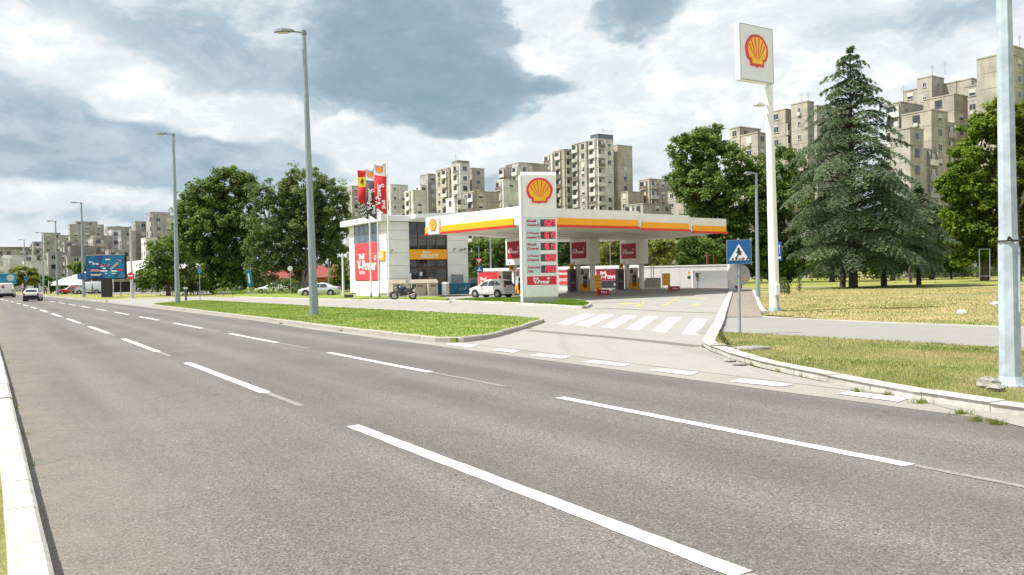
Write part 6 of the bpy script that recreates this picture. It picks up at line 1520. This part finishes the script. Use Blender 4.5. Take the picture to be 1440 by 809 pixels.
# ------------------------------------------------------------------ apartment blocks
def conc(name, a, s=.35, st=.5):
    return mat(name, a, .85, var=.30, vscale=.30, streak=.65, bump=.15, bscale=3)
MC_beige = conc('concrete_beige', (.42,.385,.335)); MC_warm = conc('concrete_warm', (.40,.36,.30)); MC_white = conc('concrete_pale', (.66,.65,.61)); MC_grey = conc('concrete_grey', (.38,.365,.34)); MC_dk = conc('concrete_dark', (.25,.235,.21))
M_wfr = mat('window_frame_white', (.50,.50,.48), .5); M_shut = mat('shutter_pale', (.55,.54,.50), .6, var=.1); M_shutd = mat('shutter_brown', (.17,.13,.10), .6); M_roofm = mat('rooftop_metal', (.14,.16,.19), .5, .3); M_blind = mat('blue_awning', (.16,.30,.38), .7)
def win_mesh(kind, w=1.35, h=1.35):
    mb = MB(); y = -.05
    mb.box(-w/2, w/2, y, .02, 0, h, 0)
    if kind == 0: mb.box(-w/2+.09, -.04, y-.012, y+.01, .09, h-.09, 1); mb.box(.04, w/2-.09, y-.012, y+.01, .09, h-.09, 1)
    if kind == 1: mb.box(-w/2+.08, w/2-.08, y-.02, y+.01, h*.45, h-.08, 2); mb.box(-w/2+.09, w/2-.09, y-.012, y+.01, .09, h*.44, 1)
    if kind == 2: mb.box(-w/2+.06, w/2-.06, y-.02, y+.01, .06, h-.06, 2)
    if kind == 3: mb.box(-w/2+.05, w/2-.05, y-.012, y+.01, .06, h-.06, 1)
    mb.box(-w/2-.05, w/2+.05, y-.09, .02, -.07, -.003, 0)
    return mb.data('window', [M_wfr if kind != 3 else M_shutd, M_cglass, M_shut])
WIN = [win_mesh(k_) for k_ in range(4)]+[win_mesh(0, .8, 1.0), win_mesh(3, 1.9, 1.5)]
AC = MB().bbox(-.42,.42,-.42,-.06,0,.6,.03).data('air_conditioner', M_wfr)
def balc_mesh(w, m, mm):
    mb = MB(); mb.box(-w/2, w/2, -.03, .02, 0, 2.35, 1); mb.box(-w/2+.2, -.1, -.06, -.02, .2, 2.1, 2); mb.box(w*.05, w/2-.2, -.05, -.02, .9, 2.1, 3)  # dark rear panel paints the shade of a loggia recess
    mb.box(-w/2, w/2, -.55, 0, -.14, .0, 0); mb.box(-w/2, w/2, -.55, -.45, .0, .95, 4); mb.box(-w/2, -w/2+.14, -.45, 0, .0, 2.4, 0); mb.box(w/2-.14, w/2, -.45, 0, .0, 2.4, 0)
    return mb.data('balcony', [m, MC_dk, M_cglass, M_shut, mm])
BAL = {}
def balcony(w, m, kind):
    key = (round(w, 1), m.name, kind)
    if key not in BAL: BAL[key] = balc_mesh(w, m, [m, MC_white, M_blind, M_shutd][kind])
    return BAL[key]
RB = random.Random(21)
def mass(bld, o0, pl_, pc, pr, ytop, Zc, m, story=2.8, panels=True, dens=.75, zbot=0, lmin=3, lmax=30, wfront=True, wleft=True, balc=.25, cap=.45, hidden_below=None):
    """one block of a tower: near corner at pixel pc, depth Zc; runs left-back to pl_ and right-back to pr"""
    kc, kl, kr = ((p-720)/FPX+.0 for p in (pc, pl_, pr))
    k0 = .02*(404.5-ytop-15)/FPX  # roll correction
    C = at(pc, (ytop+385)/2, Zc); C.z = 0; kl = at(pl_, (ytop+385)/2, Zc).x/Zc; kr = at(pr, (ytop+385)/2, Zc).x/Zc
    dn = .551+.834*kl
    la = (C.x-kl*C.y)/dn if dn > .02 else lmax
    la = max(lmin, min(lmax, la)); lb = max(2.2, (kr*C.y-C.x)/(.834-.551*kr))
    H = at(pc, ytop, Zc).z
    ns = max(1, int(round((H-zbot)/story))); stp = (H-zbot)/ns
    loc = C-o0; rz = TH
    jo = RB.uniform(-.02, .02)
    if panels:
        pm = MB().box(0, lb, 0, la, .03, stp-.03).data('storey_band', m)
        for i in range(ns):
            if hidden_below and zbot+(i+1)*stp < hidden_below: continue
            o = link('storey_band', pm, bld, loc+Vector((0, 0, zbot+i*stp)), rz)
        MB().box(.06, lb-.06, .06, la-.06, zbot, H-.05).build('wall_core', MC_dk, bld, loc, rz)
    else:
        MB().box(0, lb, 0, la, zbot, H-.02).build('wall', m, bld, loc, rz)
    MB().box(-.08, lb+.08, -.08, la+.08, H, H+cap*.5).build('parapet', m, bld, loc, rz)
    def face(L, org, dirv, yaw, on):
        if not on or L < 2: return
        n = max(1, int(L/2.9)); colk = []
        for c in range(n):
            r_ = RB.random(); colk.append('b' if (r_ < balc and L/n > 2.2) else ('w' if r_ < balc+dens*(1-balc) else ('s' if r_ < .93 else '-')))
        for c in range(n):
            u = (c+.5)*L/n
            for i in range(ns):
                z = zbot+i*stp
                if hidden_below and z+stp < hidden_below: continue
                if colk[c] == '-' or RB.random() < .08: continue
                p = loc+org+dirv*u; p.z = z
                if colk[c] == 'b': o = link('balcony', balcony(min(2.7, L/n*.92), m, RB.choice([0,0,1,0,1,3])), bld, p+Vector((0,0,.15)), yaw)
                else:
                    k_ = 4 if colk[c] == 's' else RB.choice([0,0,1,2,3,1,0])
                    o = link('window', WIN[k_], bld, p+Vector((0, 0, .95)), yaw)
                    if RB.random() < .10: link('air_conditioner', AC, bld, p+Vector((0, 0, .2)), yaw)
    face(lb, Vector((0,0,0)), B2, TH, wfront)
    face(la, Vector((0,0,0)), A2, TH-math.pi/2, wleft)
    return C, la, lb, H
def building(o0, label, cat='building', group=None):
    o0 = Vector((o0.x, o0.y, 0)); return empty('apartment_building', o0, 0, label, 'apartment block', group), o0
def roofbox(b, o0, pl_, pc, pr, ytop, Zc, zb, m): mass(b, o0, pl_, pc, pr, ytop, Zc, m, panels=False, dens=0, balc=0, zbot=zb, wfront=False, wleft=False, lmin=2)
def antenna(b, o0, px, ytop, yb_, Zc):
    p = at(px, yb_, Zc); q = at(px, ytop, Zc); mb = MB(); mb.cyl((0,0,0), (0,0,q.z-p.z), .05, .03, 5)
    for k_ in range(3): mb.cyl((-.5,0,(q.z-p.z)*(.7+.1*k_)), (.5,0,(q.z-p.z)*(.7+.1*k_)), .02, n=4)
    mb.build('antenna', M_galvd, b, p-o0)
# tall tower above the price sign
b, o0 = building(at(826, 300, 235), 'tallest pale concrete tower standing above the price sign')
mass(b, o0, 806, 826, 839, 199.5, 235, MC_beige, dens=.8, balc=.15, hidden_below=8); mass(b, o0, 830, 840, 864, 195.5, 231, MC_white, dens=.85, balc=.5, hidden_below=8)
mass(b, o0, 858, 870, 890.5, 204.5, 236, MC_beige, dens=.7, balc=.35, hidden_below=8); roofbox(b, o0, 832, 843, 864, 189, 240, 38, M_roofm); antenna(b, o0, 848.5, 181, 190, 240); antenna(b, o0, 860, 184, 190, 240)
b, o0 = building(at(785, 300, 245), 'stepped concrete tower immediately left of the tallest tower')
mass(b, o0, 765, 778, 792, 217, 246, MC_white, balc=.4, hidden_below=8); mass(b, o0, 779, 795, 808, 210.5, 242, MC_beige, balc=.35, hidden_below=8)
b, o0 = building(at(730, 300, 232), 'mid-height block with loggias hidden partly behind the price sign top')
mass(b, o0, 697, 709, 731, 253, 222, MC_white, balc=.6, hidden_below=8); mass(b, o0, 704, 712, 722, 236, 238, MC_beige, balc=.5, hidden_below=8); mass(b, o0, 713, 731, 771, 229, 240, MC_beige, balc=.3, hidden_below=8); mass(b, o0, 724, 730, 750, 233, 236, MC_white, balc=.5, hidden_below=8)
b, o0 = building(at(645, 300, 232), 'pale tower with a dark lift house above the left part of the canopy')
mass(b, o0, 614, 632, 641, 236.5, 234, MC_beige, balc=.2, hidden_below=8); mass(b, o0, 630, 648, 662, 230.5, 230, MC_white, balc=.4, hidden_below=8); mass(b, o0, 655, 665, 682.5, 237, 236, MC_beige, balc=.3, hidden_below=8)
roofbox(b, o0, 637, 645, 661, 226.5, 238, 30, MC_dk); mass(b, o0, 652, 668, 703, 269.5, 214, MC_warm, balc=.5, hidden_below=8); antenna(b, o0, 641, 217, 228, 238)
mass(b, o0, 628, 640, 658, 279, 208, MC_white, balc=.5, hidden_below=8)
b, o0 = building(at(600, 300, 246), 'narrow stepped block between the banner flags and the lift-house tower')
mass(b, o0, 584, 592, 602, 261, 240, MC_white, balc=.4, hidden_below=8); mass(b, o0, 592, 603, 617, 245, 246, MC_grey, balc=.4, hidden_below=8)
b, o0 = building(at(565, 300, 248), 'lower pale block right behind the banner flags')
mass(b, o0, 530, 550, 575, 260, 248, MC_white, balc=.4, hidden_below=8); mass(b, o0, 570, 582, 600, 268, 238, MC_white, balc=.4, hidden_below=8)
b, o0 = building(at(497, 300, 280), 'grey block glimpsed between the left trees and the flags')
mass(b, o0, 486, 496, 530, 262, 280, MC_grey, balc=.3, hidden_below=8)
b, o0 = building(at(900, 300, 225), 'low stepped block behind the canopy, right of the tallest tower')
mass(b, o0, 878, 884, 906, 270, 225, MC_warm, balc=.1, dens=.5, hidden_below=8); mass(b, o0, 899, 914, 952, 252, 228, MC_warm, balc=.2, dens=.6, hidden_below=8); mass(b, o0, 880, 905, 945, 287, 190, MC_grey, balc=.3, hidden_below=8); mass(b, o0, 940, 962, 1000, 268, 220, MC_beige, balc=.4, hidden_below=8)
# right-hand blocks
b, o0 = building(at(1055, 250, 172), 'small stepped block seen just left of the tall sign mast')
mass(b, o0, 1031, 1042, 1071, 179, 175, MC_beige, balc=.0, dens=.4, hidden_below=12); mass(b, o0, 1043, 1067, 1079, 187, 168, MC_warm, balc=.0, dens=.7, hidden_below=12)
b, o0 = building(at(1110, 250, 170), 'beige tower with strip balconies right of the tall sign mast')
mass(b, o0, 1080, 1106, 1117, 154, 172, MC_warm, balc=.8, hidden_below=12); mass(b, o0, 1114, 1137, 1146, 143, 168, MC_warm, balc=0, dens=.1, hidden_below=12); mass(b, o0, 1134, 1150, 1200, 149, 180, MC_beige, balc=0, dens=.5, hidden_below=12)
antenna(b, o0, 1136.5, 130, 145, 172); antenna(b, o0, 1127, 131, 145, 172)
b, o0 = building(at(1320, 220, 152), 'beige terraced block stepping up to the right behind the conifer')
mass(b, o0, 1272, 1311, 1330, 121.5, 163, MC_warm, balc=0, dens=.7, hidden_below=12); mass(b, o0, 1308, 1312, 1329, 107.5, 160, MC_beige, balc=0, dens=.2, hidden_below=12); mass(b, o0, 1327, 1368, 1390, 111, 158, MC_warm, balc=0, dens=.85, hidden_below=12)
mass(b, o0, 1372, 1380, 1395, 119, 156, MC_beige, balc=.2, hidden_below=12); mass(b, o0, 1300, 1343, 1362, 133, 148, MC_warm, balc=0, dens=.6, hidden_below=12); mass(b, o0, 1249, 1268, 1301, 144, 155, MC_beige, balc=.2, dens=.5, hidden_below=12)
mass(b, o0, 1269, 1311, 1334, 155, 142, MC_warm, balc=0, dens=.8, hidden_below=10); mass(b, o0, 1253, 1281, 1300, 180.5, 134, MC_beige, balc=.2, dens=.7, hidden_below=10); mass(b, o0, 1310, 1328, 1345, 172, 146, MC_beige, balc=.5, hidden_below=10)
mass(b, o0, 1290, 1300, 1322, 210, 138, MC_grey, balc=.6, hidden_below=8)
antenna(b, o0, 1329, 86, 106, 160); antenna(b, o0, 1311, 92, 108, 160); antenna(b, o0, 1270.5, 120, 144, 155)
b, o0 = building(at(1410, 200, 140), 'tall beige tower with glazed balconies behind the right-hand pole')
mass(b, o0, 1375, 1417, 1485, 75, 142, MC_warm, balc=.75, dens=.5, wleft=False, hidden_below=12); roofbox(b, o0, 1405, 1423, 1470, 64.5, 146, 38, MC_warm); antenna(b, o0, 1434, 50, 66, 146)
# long stepped complex on the far left
def far(lbl, parts):
    b, o0 = building(at(parts[0][1], 390, parts[0][4]), lbl, group=None)
    for (a1_, c_, r_, y_, Z_, m_) in parts: mass(b, o0, a1_, c_, r_, y_, Z_, m_, panels=False, dens=.72, balc=.22, lmin=8, lmax=14)
far('tall grey block at the right end of the far left complex, beside the tree', [(206,212,240,299,262,MC_grey),(212,216,275,303.5,256,MC_grey)])
far('grey block second from the right end of the far left complex', [(188,191,214,312,270,MC_grey),(168,171,192,325,262,MC_grey),(203,205,222,335,240,MC_white)])
far('pinkish topped block in the middle of the far left complex', [(150,152,188,319.5,285,MC_warm),(155,157,170,324,276,MC_white)])
far('broad grey block with raised centre directly above the billboard left edge', [(97,99,147,316,300,MC_grey),(106,108,138,312,304,MC_grey),(130,132,158,332,270,MC_grey)])
far('warm lit end block lower in the complex behind the billboard', [(120,131,152,335,262,MC_beige),(150,153,190,352,240,MC_grey)])
far('grey block left of the tall lamp in the far left complex', [(60,62,86,328,330,MC_grey),(84,86,104,331.5,318,MC_grey)])
far('lower brownish block in front of the far left complex', [(88,91,130,341,270,MC_grey),(97,99,131,346.5,258,MC_dk)])
far('flat grey block lowest in the complex above the marquee', [(61,68,98,356,250,MC_grey),(92,95,120,362,240,MC_grey)])
far('small grey block left end of the stepped complex', [(44,47,64,340.5,350,MC_grey)])
far('long low block with dark roof at the far left edge', [(-30,-20,48,348,360,MC_dk),(-20,-5,30,352,330,MC_grey)])
far('low white building with dark openings at the far left', [(2,6,52,360,230,MC_white),(30,34,66,368,215,MC_white),(-30,-20,14,365,225,MC_white)])
hedge([gz(at(-40,392,430)), gz(at(20,392,430)), gz(at(60,392,420))], 18, ML_dark, 'wooded rise far behind the left edge of the town', leaf=1.0, dens=.8, name='woodland', cat='woodland', depth=8)
